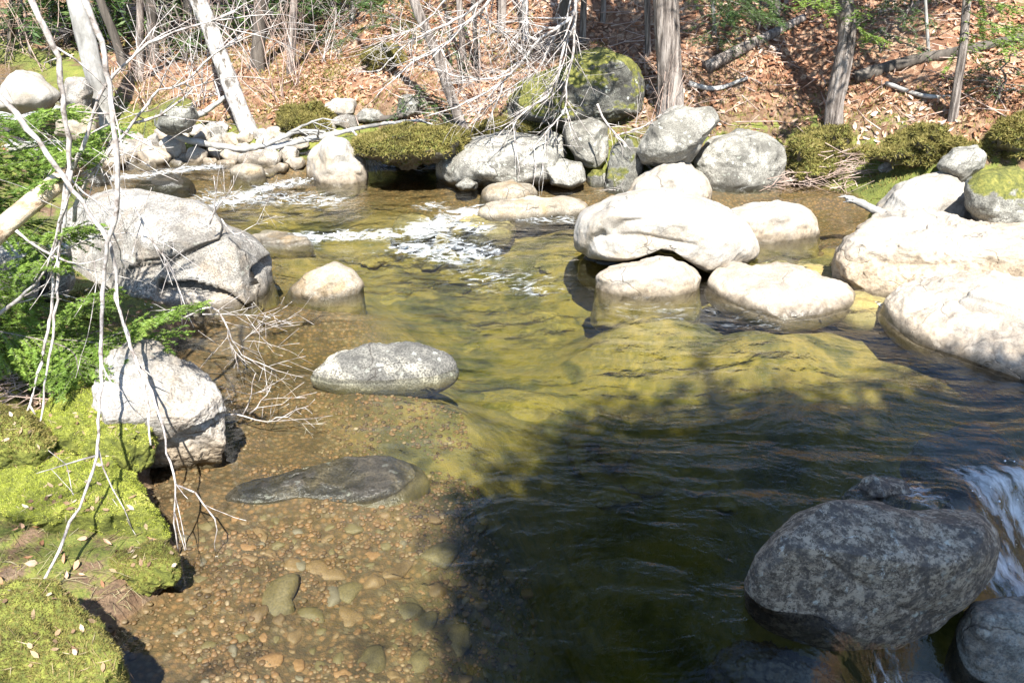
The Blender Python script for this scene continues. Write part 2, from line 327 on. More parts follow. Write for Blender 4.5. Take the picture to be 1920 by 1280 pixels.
M = dict(
    ground=ground_mat(),
    bark=simple('hemlock_bark', [(.36, (.045, .035, .03)), (.47, (.17, .14, .12)), (.62, (.40, .35, .31))], 16, 1.5, .9, (1.6, 1.6, .16), dist=.03),
    smooth=simple('beech_bark', [(.3, (.10, .095, .085)), (.5, (.3, .29, .27)), (.66, (.50, .49, .47))], 5, .4, .8, (1, 1, .5)),
    birch=simple('pale_lichened_bark', [(.36, (.10, .085, .07)), (.45, (.36, .33, .3)), (.56, (.6, .57, .54))], 15, .9, .8, (1, 1, .55)),
    darkbark=simple('dark_bark', [(.3, (.03, .025, .02)), (.55, (.10, .085, .07)), (.7, (.18, .155, .13))], 9, .9, .9, (1.5, 1.5, .25)),
    twig=simple('pale_twig', [(.34, (.13, .105, .09)), (.48, (.36, .32, .295)), (.62, (.55, .52, .49))], 24, .5, .75, dist=.004),
    pinktwig=simple('reddish_twig', [(.3, (.2, .13, .10)), (.5, (.38, .28, .23)), (.7, (.52, .43, .37))], 5, 0, .8),
    deadwood=simple('bare_dead_wood', [(.36, (.09, .055, .032)), (.45, (.32, .22, .135)), (.54, (.52, .42, .3)), (.7, (.6, .52, .4))], 10, .9, .8, (.5, 1.2, 1.2)),
    leaf=simple('fallen_leaves', [(0, (.07, .03, .018)), (.2, (.2, .085, .04)), (.45, (.38, .195, .105)), (.64, (.5, .33, .22)), (.8, (.58, .46, .37)), (1, (.7, .61, .54))], 1.1, 0, .6, None, 'mix', .02, .12),
    mossblade=simple('bright_moss', [(.0, (.13, .125, .02)), (.25, (.26, .30, .035)), (.6, (.42, .46, .065)), (.85, (.54, .53, .12)), (1, (.58, .5, .22))], 4, 0, .8, None, 'mix', .02, .25),
    mossdry=simple('olive_moss', [(.0, (.045, .035, .012)), (.3, (.12, .105, .025)), (.6, (.22, .19, .045)), (.85, (.32, .26, .09)), (1, (.42, .33, .18))], 5, 0, .8, None, 'mix', .02, .2),
    mossbody=simple('moss_cushion', [(.3, (.045, .055, .01)), (.5, (.13, .145, .022)), (.7, (.24, .25, .045))], 30, .8, .9),
    needle=simple('spruce_needles', [(0, (.08, .15, .02)), (.5, (.19, .3, .045)), (1, (.34, .44, .09))], 3, 0, .55, None, 'mix', .02, .3),
    hemlock=simple('hemlock_needles', [(0, (.03, .07, .015)), (.5, (.07, .13, .03)), (1, (.15, .21, .06))], 3, 0, .6, None, 'mix', .02, .3),
    litter=simple('moss_litter', [(0, (.12, .065, .035)), (.4, (.26, .17, .09)), (.7, (.38, .28, .17)), (1, (.5, .42, .3))], 3, 0, .8, None, True),
    grass=simple('dry_grass', [(0, (.2, .16, .06)), (.5, (.32, .28, .12)), (1, (.45, .4, .25))], 3, 0, .7, None, True, .02, .2),
)
def water_mat():
    m, t = newmat('clear_stream_water'); pos = t.n('NewGeometry', 'Position'); fo = t.n('Attribute', 2, dict(attribute_name='foam'))
    ag = t.n('Attribute', 2, dict(attribute_name='agit'))
    wv = t.n('VectorMath', 0, dict(operation='SCALE'), i0=t.n('TexNoise', 1, i0=pos, Scale=.55, Detail=2.), Scale=1.3)
    p2 = t.n('VectorMath', 0, dict(operation='ADD'), i0=pos, i1=wv)
    st = t.n('Mapping', 0, i0=p2, Rotation=(0, 0, math.radians(18)), Scale=(1.1, 3.6, 1))
    st2 = t.n('Mapping', 0, i0=p2, Rotation=(0, 0, math.radians(24)), Scale=(3.2, 7.5, 1))
    h = t.math('ADD', t.math('MULTIPLY', t.noise(st, 1.3, 2, .45, .3), 1.), t.math('MULTIPLY', t.noise(st2, 1.7, 2, .5, .5), .30))
    h = t.math('ADD', h, t.math('MULTIPLY', t.noise(pos, 26, 3, .6), t.math('ADD', t.math('MULTIPLY', ag, .30), .02)))
    nrm = t.bump(h, t.math('ADD', .1, t.math('MULTIPLY', ag, .56)), .06)
    fr = t.n('Fresnel', 0, IOR=1.4, Normal=nrm)
    gl = t.n('BsdfGlossy', 0, Color=(1, 1, 1, 1), Roughness=.035, Normal=nrm)
    tr = t.n('BsdfTransparent', 0, Color=(.97, .98, .95, 1))
    s = t.n('MixShader', 0, i0=fr, i1=tr, i2=gl)
    fs = t.n('Mapping', 0, i0=p2, Rotation=(0, 0, math.radians(15)), Scale=(8, 22, 10))
    fn = t.math('ADD', t.math('MULTIPLY', t.noise(fs, 1.1, 5, .62, .9), .85), t.math('MULTIPLY', t.noise(pos, 34, 4, .7), .15))
    fc = t.n('Mapping', 0, i0=t.n('Mapping', 0, i0=pos, Rotation=(0, 0, -math.atan2(LN[1], LN[0]))), Scale=(4, 17, 8))
    fn = t.mix(t.n('Attribute', 2, dict(attribute_name='chute')), fn, t.noise(fc, 1., 5, .6, .3))
    ff = t.n('MapRange', 0, i0=t.math('ADD', t.math('MULTIPLY', fo, .55), t.math('MULTIPLY', t.math('SUBTRACT', fn, .5), 2.6)), i1=.22, i2=.9, i3=0., i4=.9)
    ff = t.math('MULTIPLY', ff, t.n('MapRange', 0, i0=fo, i1=.1, i2=.34, i3=0., i4=1.))
    fb = t.bump(t.noise(pos, 60, 4, .7), .8, .02)
    fd = t.pbsdf((.80, .84, .86), .45, fb)
    s = t.n('MixShader', 0, i0=ff, i1=s, i2=fd)
    vol = t.n('VolumeAbsorption', 0, Color=(.735, .765, .48, 1), Density=1.25)
    t.out(s, vol); return m
M['water'] = water_mat()

# ------------------------------------------------------------------ ground and water
def axis(lo, a, b, hi, fine, grow=1.09):
    c = list(np.arange(a, b+1e-6, fine)); s = fine; x = a
    L = []
    while x > lo: s *= grow; x -= s; L.append(x)
    s = fine; x = c[-1]; Rr = []
    while x < hi: s *= grow; x += s; Rr.append(x)
    return np.array(L[::-1]+c+Rr)
def grid(xs, ys):
    X, Y = np.meshgrid(xs, ys); nx, ny = len(xs), len(ys)
    i = np.arange(nx-1); j = np.arange(ny-1)[:, None]; a = j*nx+i
    return X, Y, np.stack([a, a+1, a+nx+1, a+nx], -1).reshape(-1, 4)
xs = axis(-60, -4.2, 6.2, 60, .04); ys = axis(-30, 1.6, 12.5, 90, .04)
X, Y, F = grid(xs, ys); Z = land(X, Y); D = shore(X, Y); GRID.update(x=xs, y=ys, z=Z)
gm = mesh('ground', np.stack([X, Y, Z], -1).reshape(-1, 3), F)
far = sst(5.5, 8.5, Y+.35*X)
mossm = far*(sst(1.2, .1, D)*.75+.25*sst(-1, -4, X)*sst(.3, 1.5, D)+.2*n2(X, Y, .6, 31)) + (1-far)*(.55+.2*n2(X, Y, 1.1, 12)-.5*sst(.16, .0, D))
leafm = sst(.3, 1.1, D)*far+.25*(1-far)
bedm = sst(.03, -.02, D); algm = sst(.75, 1.5, -D+.25*n2(X, Y, 1.2, 8))
ca = gm.color_attributes.new('mask', 'FLOAT_COLOR', 'POINT')
ca.data.foreach_set('color', np.stack([mossm, leafm, bedm, algm], -1).astype(np.float32).ravel())
ground = tag(obj('ground', gm, M['ground']), 'leaf-strewn forest floor, mossy banks and stony stream bed', None, None, 'structure')

def pdist(x, y, line):
    d = np.full(np.shape(x), 1e9)
    for (ax, ay), (bx, by) in zip(line[:-1], line[1:]):
        ex, ey = bx-ax, by-ay; t = np.clip(((x-ax)*ex+(y-ay)*ey)/(ex*ex+ey*ey+1e-9), 0, 1)
        d = np.minimum(d, np.hypot(x-ax-t*ex, y-ay-t*ey))
    return d
FOAM = [  # pixel polyline, water level, half width (m), strength
    ([(545, 448), (640, 444), (740, 442), (800, 424), (860, 402), (900, 396)], .05, .085, 1.0), ([(790, 436), (850, 422), (900, 428)], .03, .13, .95), ([(820, 440), (870, 462), (915, 476)], 0, .13, .75), ([(930, 398), (960, 402)], .05, .08, .5),
    ([(770, 465), (870, 480), (900, 470)], 0, .2, .8), ([(900, 520), (990, 535)], 0, .3, .38), ([(960, 408), (1070, 412)], .05, .12, .55),
    ([(795, 388), (825, 384)], .07, .1, .7), ([(370, 392), (430, 380), (500, 352), (560, 340)], .1, .13, .95), ([(540, 340), (640, 336)], .12, .07, .8),
    ([(400, 372), (560, 372), (610, 378)], .07, .22, .62), ([(190, 335), (260, 330), (400, 312)], .15, .12, .85), ([(30, 262), (90, 268)], .3, .2, .9), ([(20, 215), (100, 205)], .45, .3, 1.),
    ([(1835, 900), (1880, 935), (1960, 980)], -.3, .11, 1.05), ([(1870, 1060), (1930, 1110)], -.4, .13, 1.1), ([(1900, 890), (1990, 1010)], -.35, .1, 1.0),
    ([(1720, 925), (1760, 945)], -.1, .07, .75), ([(1640, 1268), (1680, 1262)], -.42, .05, .45), ([(1560, 500), (1640, 545)], 0, .03, .3), ([(1610, 560), (1650, 572)], 0, .05, .6),
    ([(1200, 580), (1420, 600)], 0, .35, .22), ([(1290, 690), (1450, 690)], 0, .25, .2)]
def whit(px, py):
    d = ray(px, py); P = CAM+np.linspace(2, 22, 1500)[:, None]*d; k = np.nonzero(P[:, 2] < water_z(P[:, 0], P[:, 1]))[0]; return P[k[0]]
def foam_at(x, y):
    f = np.zeros(np.shape(x))
    for pl, z, wd, s in FOAM:
        d = pdist(x, y, [whit(*p)[:2] for p in pl]); f = np.maximum(f, s*np.exp(-(d/wd)**2*.9))
    return f
xs = axis(-24, -4.6, 4.2, 14, .03, 1.12); ys = axis(-3, 2.0, 11.5, 19, .03, 1.12)
X, Y, F = grid(xs, ys); Z = water_z(X, Y); fo = foam_at(X, Y)
agit = np.clip(fo*1.2+.4*sst(5.6, 7.4, Y)*sst(10.5, 9, Y)*sst(1.6, .6, X)+.42*sst(.3, 1.6, -shore(X, Y)+.35*n2(X, Y, .8, 66))+.05, 0, 1)
still = sst(-.0, .6, -shore(X, Y))
Z = Z + still*(.006*n2(X*.5+Y*.15, Y*2.2, 1.6, 40)+.05*fo*n2(X, Y*1.4, 7, 41)+.008*agit*n2(X, Y*2, 5, 42))
nv = X.size; V = np.stack([X, Y, Z], -1).reshape(-1, 3)
nx, ny = len(xs), len(ys); rim = np.concatenate([np.arange(nx), np.arange(1, ny)*nx+nx-1, (ny-1)*nx+np.arange(nx-2, -1, -1), np.arange(ny-2, 0, -1)*nx])
Vb = V[rim].copy(); Vb[:, 2] = -2.2; k = len(rim); ib = nv+np.arange(k)
side = np.stack([rim, ib, np.roll(ib, -1), np.roll(rim, -1)], 1)
Vc = np.array([[X.mean(), Y.mean(), -2.2]]); cap = np.stack([np.roll(ib, -1), ib, np.full(k, nv+k), np.full(k, nv+k)], 1)
V = np.concatenate([V, Vb, Vc])
bm = bpy.data.meshes.new('stream_water')
bm.from_pydata(V.tolist(), [], F.tolist()+side.tolist()+cap[:, :3].tolist())
bm.polygons.foreach_set('use_smooth', np.ones(len(bm.polygons), bool))
sl = (X-LP0[0])*LN[0]+(Y-LP0[1])*LN[1]; chute = sst(-.05, .1, sl)*sst(.55, .4, sl)
for nm, arr in (('foam', fo), ('agit', agit), ('chute', chute)):
    a = bm.attributes.new(nm, 'FLOAT', 'POINT'); a.data.foreach_set('value', np.concatenate([arr.ravel(), np.zeros(k+1)]).astype(np.float32))
water = tag(obj('stream_water', bm, M['water']), 'clear olive stream with white riffles running between boulders', None, None, 'structure')

# bubbles and droplets thrown up by the white water
N = 60000; bx = NR.uniform(-4.5, 4, N); by = NR.uniform(2.0, 11, N); bf = foam_at(bx, by); kp = (bf > .35) & (NR.random(N) < bf*.22); bx, by, bf = bx[kp], by[kp], bf[kp]
OV = np.array([[1, 0, 0], [-1, 0, 0], [0, 1, 0], [0, -1, 0], [0, 0, 1], [0, 0, -1.]]); OF = np.array([[0, 2, 4], [2, 1, 4], [1, 3, 4], [3, 0, 4], [2, 0, 5], [1, 2, 5], [3, 1, 5], [0, 3, 5]])
n = len(bx); br = NR.uniform(.0025, .008, n)*(.6+.6*bf); bz = water_z(bx, by)+NR.exponential(.012, n)*bf
Vb = np.stack([bx, by, bz], 1)[:, None]+OV[None]*br[:, None, None]; Fb = np.arange(n)[:, None, None]*6+OF[None]
mf_, tf = newmat('foam_bubbles'); tf.out(tf.pbsdf((.82, .86, .88), .3))
bo = obj('foam_bubbles', mesh('foam_bubbles', Vb.reshape(-1, 3), Fb.reshape(-1, 3)), mf_, water); bo['kind'] = 'stuff'

# ------------------------------------------------------------------ boulders
_ico = {}
def ico(sub):
    if sub not in _ico:
        b = bmesh.new(); bmesh.ops.create_icosphere(b, subdivisions=sub, radius=1)
        V = np.array([v.co[:] for v in b.verts]); F = np.array([[v.index for v in f.verts] for f in b.faces]); b.free(); _ico[sub] = (V, F)
    return _ico[sub]
def outline_r(pts, c, n=360):
    P = np.array(pts, float)-c; Q = np.roll(P, -1, 0); a = np.arange(n)*2*math.pi/n
    dx, dy = np.cos(a)[:, None], np.sin(a)[:, None]; ex, ey = (Q-P).T
    den = dx*ey-dy*ex; den = np.where(abs(den) < 1e-9, 1e-9, den)
    t = (P[:, 0]*ey-P[:, 1]*ex)/den; s = (P[:, 0]*dy-P[:, 1]*dx)/den
    r = np.where((t > 0) & (s >= -1e-6) & (s <= 1+1e-6), t, 0).max(1); r = np.where(r <= 0, r[r > 0].mean(), r)
    kk = np.exp(-.5*(np.arange(-9, 10)/3.2)**2); kk /= kk.sum()
    return np.convolve(np.concatenate([r[-9:], r, r[:9]]), kk, 'valid')
def rock(name, pts, base, D, label, mat, cat='boulder', group=None, sub=5, e=.8, rough=.06, facets=(), grooves=(), seed=None, lean=.6, parent=None, zb=0., fine=.009, ledges=(), back=.5, skirt=True, wl=None):
    """a solid boulder: PTS its profile, BASE where it meets ground or water, D half its depth in metres"""
    seed = (hash_(label) if seed is None else seed); skirt = skirt and zb is not None and zb < .18 and mat != 'green'
    if base is None:
        q = max(pts, key=lambda p: p[1]); base = (sum(p[0] for p in pts)/len(pts), q[1])
    b = atz(base[0], base[1], zb) if zb is not None else hit(*base)
    y0 = b[1]+(max(back, .85) if skirt else back)*D
    P = np.array(pts, float); c = (P.min(0)+P.max(0))/2
    R = outline_r(pts, c); C = aty(c[0], c[1], y0)
    V, F = ico(sub); u, v, wv = V.T
    ang = np.arctan2(-v, u) % (2*math.pi); k = ang/(2*math.pi)*360; k0 = np.floor(k).astype(int) % 360; fr = k-np.floor(k)
    Rr = R[k0]*(1-fr)+R[(k0+1) % 360]*fr
    rr = np.hypot(u, v); rr = rr**e; dep = np.sign(wv)*np.abs(wv)**e
    px = c[0]+np.cos(ang)*Rr*rr; py = c[1]+np.sin(ang)*Rr*rr
    d = np.stack([(px-960)/FPX, CT+(640-py)/FPX*ST, -ST+(640-py)/FPX*CT], 1)
    W = CAM+d*(y0/d[:, 1])[:, None]
    ax = ray(*c); ax = -ax/np.linalg.norm(ax); hz = np.array([ax[0], ax[1], 0]); hz /= np.linalg.norm(hz)
    ax = ax*lean+hz*(1-lean); ax /= np.linalg.norm(ax)
    W = W+dep[:, None]*D*ax
    L = W-C; size = np.ptp(L, axis=0).max()
    for n, f in facets:
        n = np.array(n, float); n /= np.linalg.norm(n); s = L@n; lim = s.max()*f
        L = L-np.outer(np.maximum(0, s-lim)*.88, n)
    nl = np.linalg.norm(L, axis=1)[:, None]; nrm = L/(nl+1e-9)
    q = L/size*2.6+seed
    disp = rough*size*fbm(q, 3)+fine*size*fbm(q*5.5+3, 4, .6)
    L = L+nrm*disp[:, None]
    for pl, dp, wd in grooves:
        dd = np.full(len(L), 1e9)
        for (x0, y0_), (x1, y1) in zip(pl[:-1], pl[1:]):
            ex, ey = x1-x0, y1-y0_; t = np.clip(((px-x0)*ex+(py-y0_)*ey)/(ex*ex+ey*ey), 0, 1)
            dd = np.minimum(dd, np.hypot(px-x0-t*ex, py-y0_-t*ey))
        g = np.exp(-(dd/wd)**2)*(dep > -.1)
        L = L-np.outer(g*dp, ax)
    for pl, dp, rec in ledges:
        lx, ly = np.array(pl, float).T; below = py-np.interp(px, lx, ly)
        g = sst(0, 3, below)*np.exp(-np.maximum(below, 0)/rec)*sst(lx[0]-8, lx[0]+4, px)*sst(lx[-1]+8, lx[-1]-4, px)*(dep > -.1)
        L = L-np.outer(g*dp, ax)
    if skirt:                   # below the waterline or soil the stone widens into its bed
        zw = (b[2] if zb is None else zb)-C[2]; zmin = L[:, 2].min()
        low = L[:, 2] < zw
        if low.any() and (~low).any() and zmin < zw-1e-3:
            th = np.arctan2(L[:, 1], L[:, 0]); rh = np.hypot(L[:, 0], L[:, 1]); kb = ((th/(2*math.pi)+.5)*36).astype(int) % 36
            up = L[:, 2] > zw; Rw = np.zeros(36); np.maximum.at(Rw, kb[up], rh[up]); zr = np.full(36, zw)
            for q_ in range(36):
                m_ = up & (kb == q_)
                if m_.any(): zr[q_] = L[m_, 2][rh[m_].argmax()]
            Rw = np.where(Rw > 0, Rw, np.median(Rw[Rw > 0]) if (Rw > 0).any() else size*.4); Rw = (np.roll(Rw, 2)+2*np.roll(Rw, 1)+3*Rw+2*np.roll(Rw, -1)+np.roll(Rw, -2))/9
            zr = (np.roll(zr, 2)+2*np.roll(zr, 1)+3*zr+2*np.roll(zr, -1)+np.roll(zr, -2))/9
            kf = (th/(2*math.pi)+.5)*36-.5; k0 = np.floor(kf).astype(int); fk = kf-k0; R0 = Rw[k0 % 36]*(1-fk)+Rw[(k0+1) % 36]*fk; z0_ = zr[k0 % 36]*(1-fk)+zr[(k0+1) % 36]*fk
            sd_ = np.clip((zw-L[:, 2])/(zw-zmin), 0, 1); f_ = sst(z0_+.02*size, z0_-.05*size, L[:, 2])
            nr = np.maximum(rh, R0*(.985+.1*sd_+.14*np.sqrt(sd_)*fbm(L/size*5+seed, 3)+.02*fbm(L/size*9, 2))); nr = rh*(1-f_)+nr*f_
            L[:, 0] *= nr/(rh+1e-9); L[:, 1] *= nr/(rh+1e-9); L[:, 2] = np.where(low, zw-sd_*max(.42, (zw-zmin)), L[:, 2])
    o = obj(name, mesh(name, L, F), MR.get(mat) or M[mat], parent, tuple(C))
    o['waterline'] = float(water_z(C[0], C[1]-.3*D)) if wl is None else wl
    if parent is None: tag(o, label, cat, group)
    return o
def hash_(s):
    h = 7
    for ch in s: h = (h*31+ord(ch)) % 9973
    return h*.137
UP, FR = (0, -.25, 1), (0, -1, .25)
def slab(name, pts, z, T, label, mat, cat='boulder', sub=6, e=.6, rough=.05, fine=.02, tilt=(0, 0)):
    """a flat stone lying in the water: PTS its outline at level Z, T its half thickness"""
    Q = np.array([atz(p[0], p[1], z)[:2] for p in pts]); c = (Q.min(0)+Q.max(0))/2; R = outline_r(Q, c); seed = hash_(label)
    V, F = ico(sub); u, v, wv = V.T; a = np.arctan2(v, u) % (2*math.pi); k = a/(2*math.pi)*360; k0 = np.floor(k).astype(int) % 360; f = k-np.floor(k); Rr = R[k0]*(1-f)+R[(k0+1) % 360]*f
    r = np.hypot(u, v)**e; L = np.stack([np.cos(a)*Rr*r, np.sin(a)*Rr*r, np.sign(wv)*np.abs(wv)**e*T], 1); size = np.ptp(L, axis=0).max()
    L[:, 2] += min(T*.9, .022+.12*T)*fbm(L*np.array([5, 5, 1])+seed, 4)*np.clip(wv*3, 0, 1)+size*fine*.3*fbm(L*22+seed, 3)*np.clip(wv*3, 0, 1)+tilt[0]*L[:, 0]+tilt[1]*L[:, 1]
    L[:, 2] = np.where(wv < -.05, -.004-.2*np.abs(wv), L[:, 2]); L[:, :2] *= np.where(wv < -.05, 1+(.35 if T < .1 else .1)*np.sqrt(np.abs(wv)), 1)[:, None]
    o = tag(obj(name, mesh(name, L, F), MR[mat], None, (c[0], c[1], z)), label, cat); o['waterline'] = float(water_z(c[0], c[1])); return o

# left bank
rock('boulder', [(112, 470), (130, 395), (215, 358), (300, 361), (390, 383), (420, 425), (470, 445), (503, 482), (497, 540), (470, 592), (400, 620), (300, 612), (225, 590), (140, 560), (108, 520)], (420, 588), .75,
     'big cracked grey boulder with an undercut ledge on the left bank', 'pale', sub=7, e=.75, facets=[((-.1, -.3, 1), .82), ((.3, -1, .15), .8), ((1, -.3, .1), .86), ((-.6, -.8, .3), .72), ((.3, -.5, 1), .84)],
     ledges=[([(298, 508), (345, 503), (400, 519), (446, 550)], .2, 34), ([(446, 548), (462, 520), (474, 490), (500, 470)], .22, 26), ([(225, 475), (320, 468), (400, 432), (418, 400)], .05, 40)], fine=.006,
     grooves=[ ([(298, 508), (290, 555)], .1, 6), ([(238, 470), (320, 466), (400, 432), (416, 402)], .03, 3), ([(290, 560), (262, 585)], .15, 16)], rough=.035)
rock('boulder', [(205, 668), (250, 634), (300, 638), (345, 680), (395, 712), (420, 742), (416, 800), (412, 860), (365, 905), (305, 930), (235, 945), (195, 900), (180, 840), (175, 770), (180, 710)], (330, 905), .42,
     'sunlit grey-white boulder with a rough undercut face beside the moss shelf', 'pale2', sub=7, e=.55, facets=[((.3, -.5, 1), .5), ((.2, -1, -.45), .5), ((1, -.5, .1), .8)], rough=.03, fine=.014, back=.6, skirt=False,
     ledges=[([(225, 850), (300, 838), (350, 810), (415, 765)], .06, 150)])
rock('boulder', [(-40, 470), (0, 450), (50, 455), (75, 500), (65, 570), (20, 590), (-40, 580)], (20, 585), .3, 'shaded grey stone at the left edge under the spruce bough', 'grey', zb=.25)
rock('boulder', [(60, 470), (90, 440), (130, 450), (140, 520), (110, 580), (60, 570)], (90, 575), .25, 'dull grey stone wedged left of the cracked boulder', 'grey', zb=.2)
rock('boulder', [(120, 350), (145, 320), (185, 312), (208, 332), (210, 360), (150, 372)], (170, 362), .3, 'wet black rock behind the cracked boulder at the riffle', 'wet', zb=.05)
rock('boulder', [(-40, 330), (-20, 285), (30, 268), (75, 276), (88, 310), (60, 330), (0, 340)], (40, 330), .4, 'dark grey boulder upstream at the left edge', 'grey', zb=.1)
# rocks in the pool
rock('boulder', [(528, 548), (580, 516), (628, 491), (660, 503), (679, 530), (672, 556), (620, 572), (550, 566)], (620, 556), .26, 'tan tent-shaped rock standing alone in the pool', 'tan', facets=[((-.5, -.4, 1), .8)])
slab('boulder', [(578, 702), (615, 684), (690, 668), (790, 662), (850, 678), (860, 692), (815, 708), (720, 716), (625, 714)], -.01, .125, 'dark domed rock with a white bleached cap in mid pool', 'cap', sub=6, e=.85, tilt=(.03, .03))
slab('boulder', [(412, 938), (450, 908), (520, 896), (560, 880), (620, 866), (690, 856), (765, 866), (782, 890), (745, 925), (690, 945), (620, 940), (560, 935), (480, 946)], -.034, .032, 'low wet black slab barely breaking the surface near the left bank', 'wetslab')

slab('boulder', [(735, 430), (745, 410), (780, 402), (815, 412), (805, 430), (770, 438)], -.06, .05, 'brown submerged stone at the head of the white riffle', 'algae', sub=5)
slab('boulder', [(845, 425), (870, 410), (925, 406), (960, 416), (950, 430), (890, 434)], -.045, .035, 'ochre flat stone awash right of the riffle', 'algae', sub=5)
slab('boulder', [(470, 445), (500, 434), (570, 440), (580, 450), (540, 458), (490, 456)], .01, .03, 'small wet ledge stone at the left end of the riffle', 'tan', sub=5)
rock('boulder', [(238, 352), (275, 336), (330, 329), (368, 344), (350, 362), (290, 366)], (310, 358), .35, 'wet dark hump with the upper riffle pouring round it', 'wet', zb=.08)
rock('boulder', [(430, 318), (460, 305), (490, 312), (500, 326), (470, 332), (440, 330)], (470, 328), .2, 'low tan stone at the edge of the upper riffle', 'tan', zb=.14)
# the white boulders right of centre
rock('boulder', [(1079, 440), (1088, 402), (1150, 372), (1230, 357), (1310, 368), (1365, 396), (1412, 432), (1424, 468), (1400, 502), (1355, 520), (1312, 490), (1275, 462), (1235, 453), (1180, 480), (1115, 480), (1085, 470)], (1405, 500), .62,
     'huge white sun-bleached boulder perched on a smaller stone', 'white', sub=7, e=.78, rough=.04, zb=0, facets=[((0, -.3, 1), .84), ((-.2, -1, .15), .86)],
     grooves=[([(1160, 418), (1185, 402), (1230, 385)], .03, 8), ([(1100, 470), (1112, 440), (1135, 425)], .05, 8), ([(1120, 430), (1200, 425), (1300, 440)], .02, 4)], skirt=False, fine=.006)
rock('boulder', [(1112, 516), (1126, 504), (1180, 498), (1238, 484), (1290, 492), (1322, 516), (1304, 548), (1240, 562), (1160, 560), (1116, 545)], (1230, 552), .26, 'white stone wedged under the perched boulder at the waterline', 'white', zb=0, sub=6, grooves=[([(1130, 535), (1180, 530), (1240, 528)], .04, 8)])
rock('boulder', [(1080, 500), (1110, 470), (1200, 470), (1300, 480), (1380, 480), (1350, 530), (1200, 550), (1090, 540)], (1200, 520), .3, 'dark wet rock in the shade beneath the perched boulder', 'wet', zb=0, back=1.7, skirt=False)  # near-black colour also stands in for the shade in the gap
rock('boulder', [(1165, 378), (1190, 338), (1238, 306), (1280, 300), (1322, 328), (1334, 366), (1280, 395), (1200, 398)], (1250, 388), .4, 'white rounded boulder just behind the perched one', 'white', zb=.05, sub=6)
rock('boulder', [(1350, 402), (1400, 386), (1460, 376), (1510, 390), (1537, 424), (1530, 448), (1450, 458), (1370, 446)], (1460, 444), .36, 'low white dome in the side channel right of the perched boulder', 'white', zb=.02, sub=6)
slab('boulder', [(1322, 540), (1345, 522), (1400, 516), (1470, 520), (1540, 530), (1606, 550), (1600, 572), (1540, 590), (1470, 597), (1400, 578), (1345, 556)], 0, .13, 'low tan rock shelving into the pool with a wet rim', 'shelf', sub=6, e=.75, tilt=(-.02, .08))
slab('boulder', [(1440, 512), (1500, 496), (1570, 505), (1640, 540), (1700, 566), (1690, 585), (1600, 585), (1540, 556)], -.03, .04, 'ochre ledge with a thin sheet of water sliding over it', 'algae')
rock('boulder', [(1568, 492), (1588, 440), (1640, 412), (1720, 405), (1800, 417), (1920, 421), (2010, 440), (2020, 560), (1920, 600), (1800, 600), (1690, 570), (1610, 535)], (1740, 562), .75, 'massive flat-topped boulder with a pitted tan front at the right edge', 'ringed', sub=7, zb=0, e=.65, facets=[((0, -.2, 1), .8), ((-.1, -1, .12), .84)],
     grooves=[([(1660, 465), (1690, 482), (1750, 480)], .025, 5), ([(1780, 500), (1810, 515), (1820, 535)], .03, 4)], rough=.035, fine=.016)
rock('boulder', [(1635, 408), (1680, 355), (1730, 330), (1782, 327), (1822, 355), (1840, 402), (1836, 440), (1740, 450), (1650, 440)], (1740, 440), .42, 'white smooth egg-shaped boulder behind the flat-topped one', 'white', zb=.12, sub=6, back=1.9)
rock('boulder', [(1582, 374), (1608, 326), (1668, 302), (1722, 296), (1772, 312), (1812, 347), (1810, 410), (1700, 425), (1600, 400)], (1640, 395), .45, 'grey ridged boulder with dark streaks behind the white egg-shaped one', 'grey', zb=.02, sub=6, back=1.9, rough=.07, grooves=[([(1650, 340), (1720, 325), (1790, 350)], .04, 6)])
rock('boulder', [(1810, 342), (1840, 320), (1900, 311), (1970, 330), (1990, 410), (1960, 450), (1880, 440), (1840, 420), (1816, 385)], (1880, 430), .45, 'pale moss-streaked boulder at the right edge of the far bank', 'mossy', zb=.3, sub=6, back=1.4)
rock('boulder', [(1758, 308), (1788, 280), (1832, 272), (1852, 290), (1842, 315), (1805, 340), (1772, 330)], (1800, 330), .3, 'small mottled rock tucked above the ridged boulder on the right', 'grey', zb=.45, back=1.2)
slab('boulder', [(1650, 582), (1700, 560), (1790, 552), (1880, 556), (1990, 585), (2060, 670), (2040, 770), (1930, 716), (1840, 684), (1770, 660), (1715, 640), (1670, 610)], 0, .17, 'broad speckled tan boulder sloping into the outflow at the right', 'shelf', sub=7, e=.75, tilt=(.02, .13))
slab('boulder', [(1808, 556), (1850, 540), (1920, 545), (1990, 565), (1960, 590), (1880, 574)], .24, .05, 'thin white slab lying on the broad boulder at the right edge', 'white', sub=5)
# foreground right
rock('boulder', [(1390, 1085), (1418, 1032), (1480, 980), (1565, 940), (1640, 943), (1700, 962), (1800, 966), (1850, 974), (1880, 1005), (1870, 1055), (1830, 1112), (1760, 1172), (1690, 1205), (1560, 1195), (1450, 1165), (1402, 1130)], (1600, 1195), .36,
     'large dark lichen-speckled boulder in the shaded foreground', 'dark', wl=-.4, skirt=False, sub=7, zb=-.2, e=.72, rough=.035, fine=.006, facets=[((.05, -.35, 1), .8), ((-.1, -1, .1), .88)], grooves=[([(1565, 1015), (1610, 1050), (1660, 1075)], .012, 4), ([(1690, 1095), (1740, 1115)], .02, 4)])
rock('boulder', [(1562, 940), (1600, 912), (1635, 889), (1690, 903), (1712, 922), (1700, 950), (1640, 965), (1580, 960)], (1650, 952), .15, 'small wedge-shaped brown rock behind the big speckled boulder', 'dark', zb=-.05, facets=[((-.7, -.3, .7), .7)])
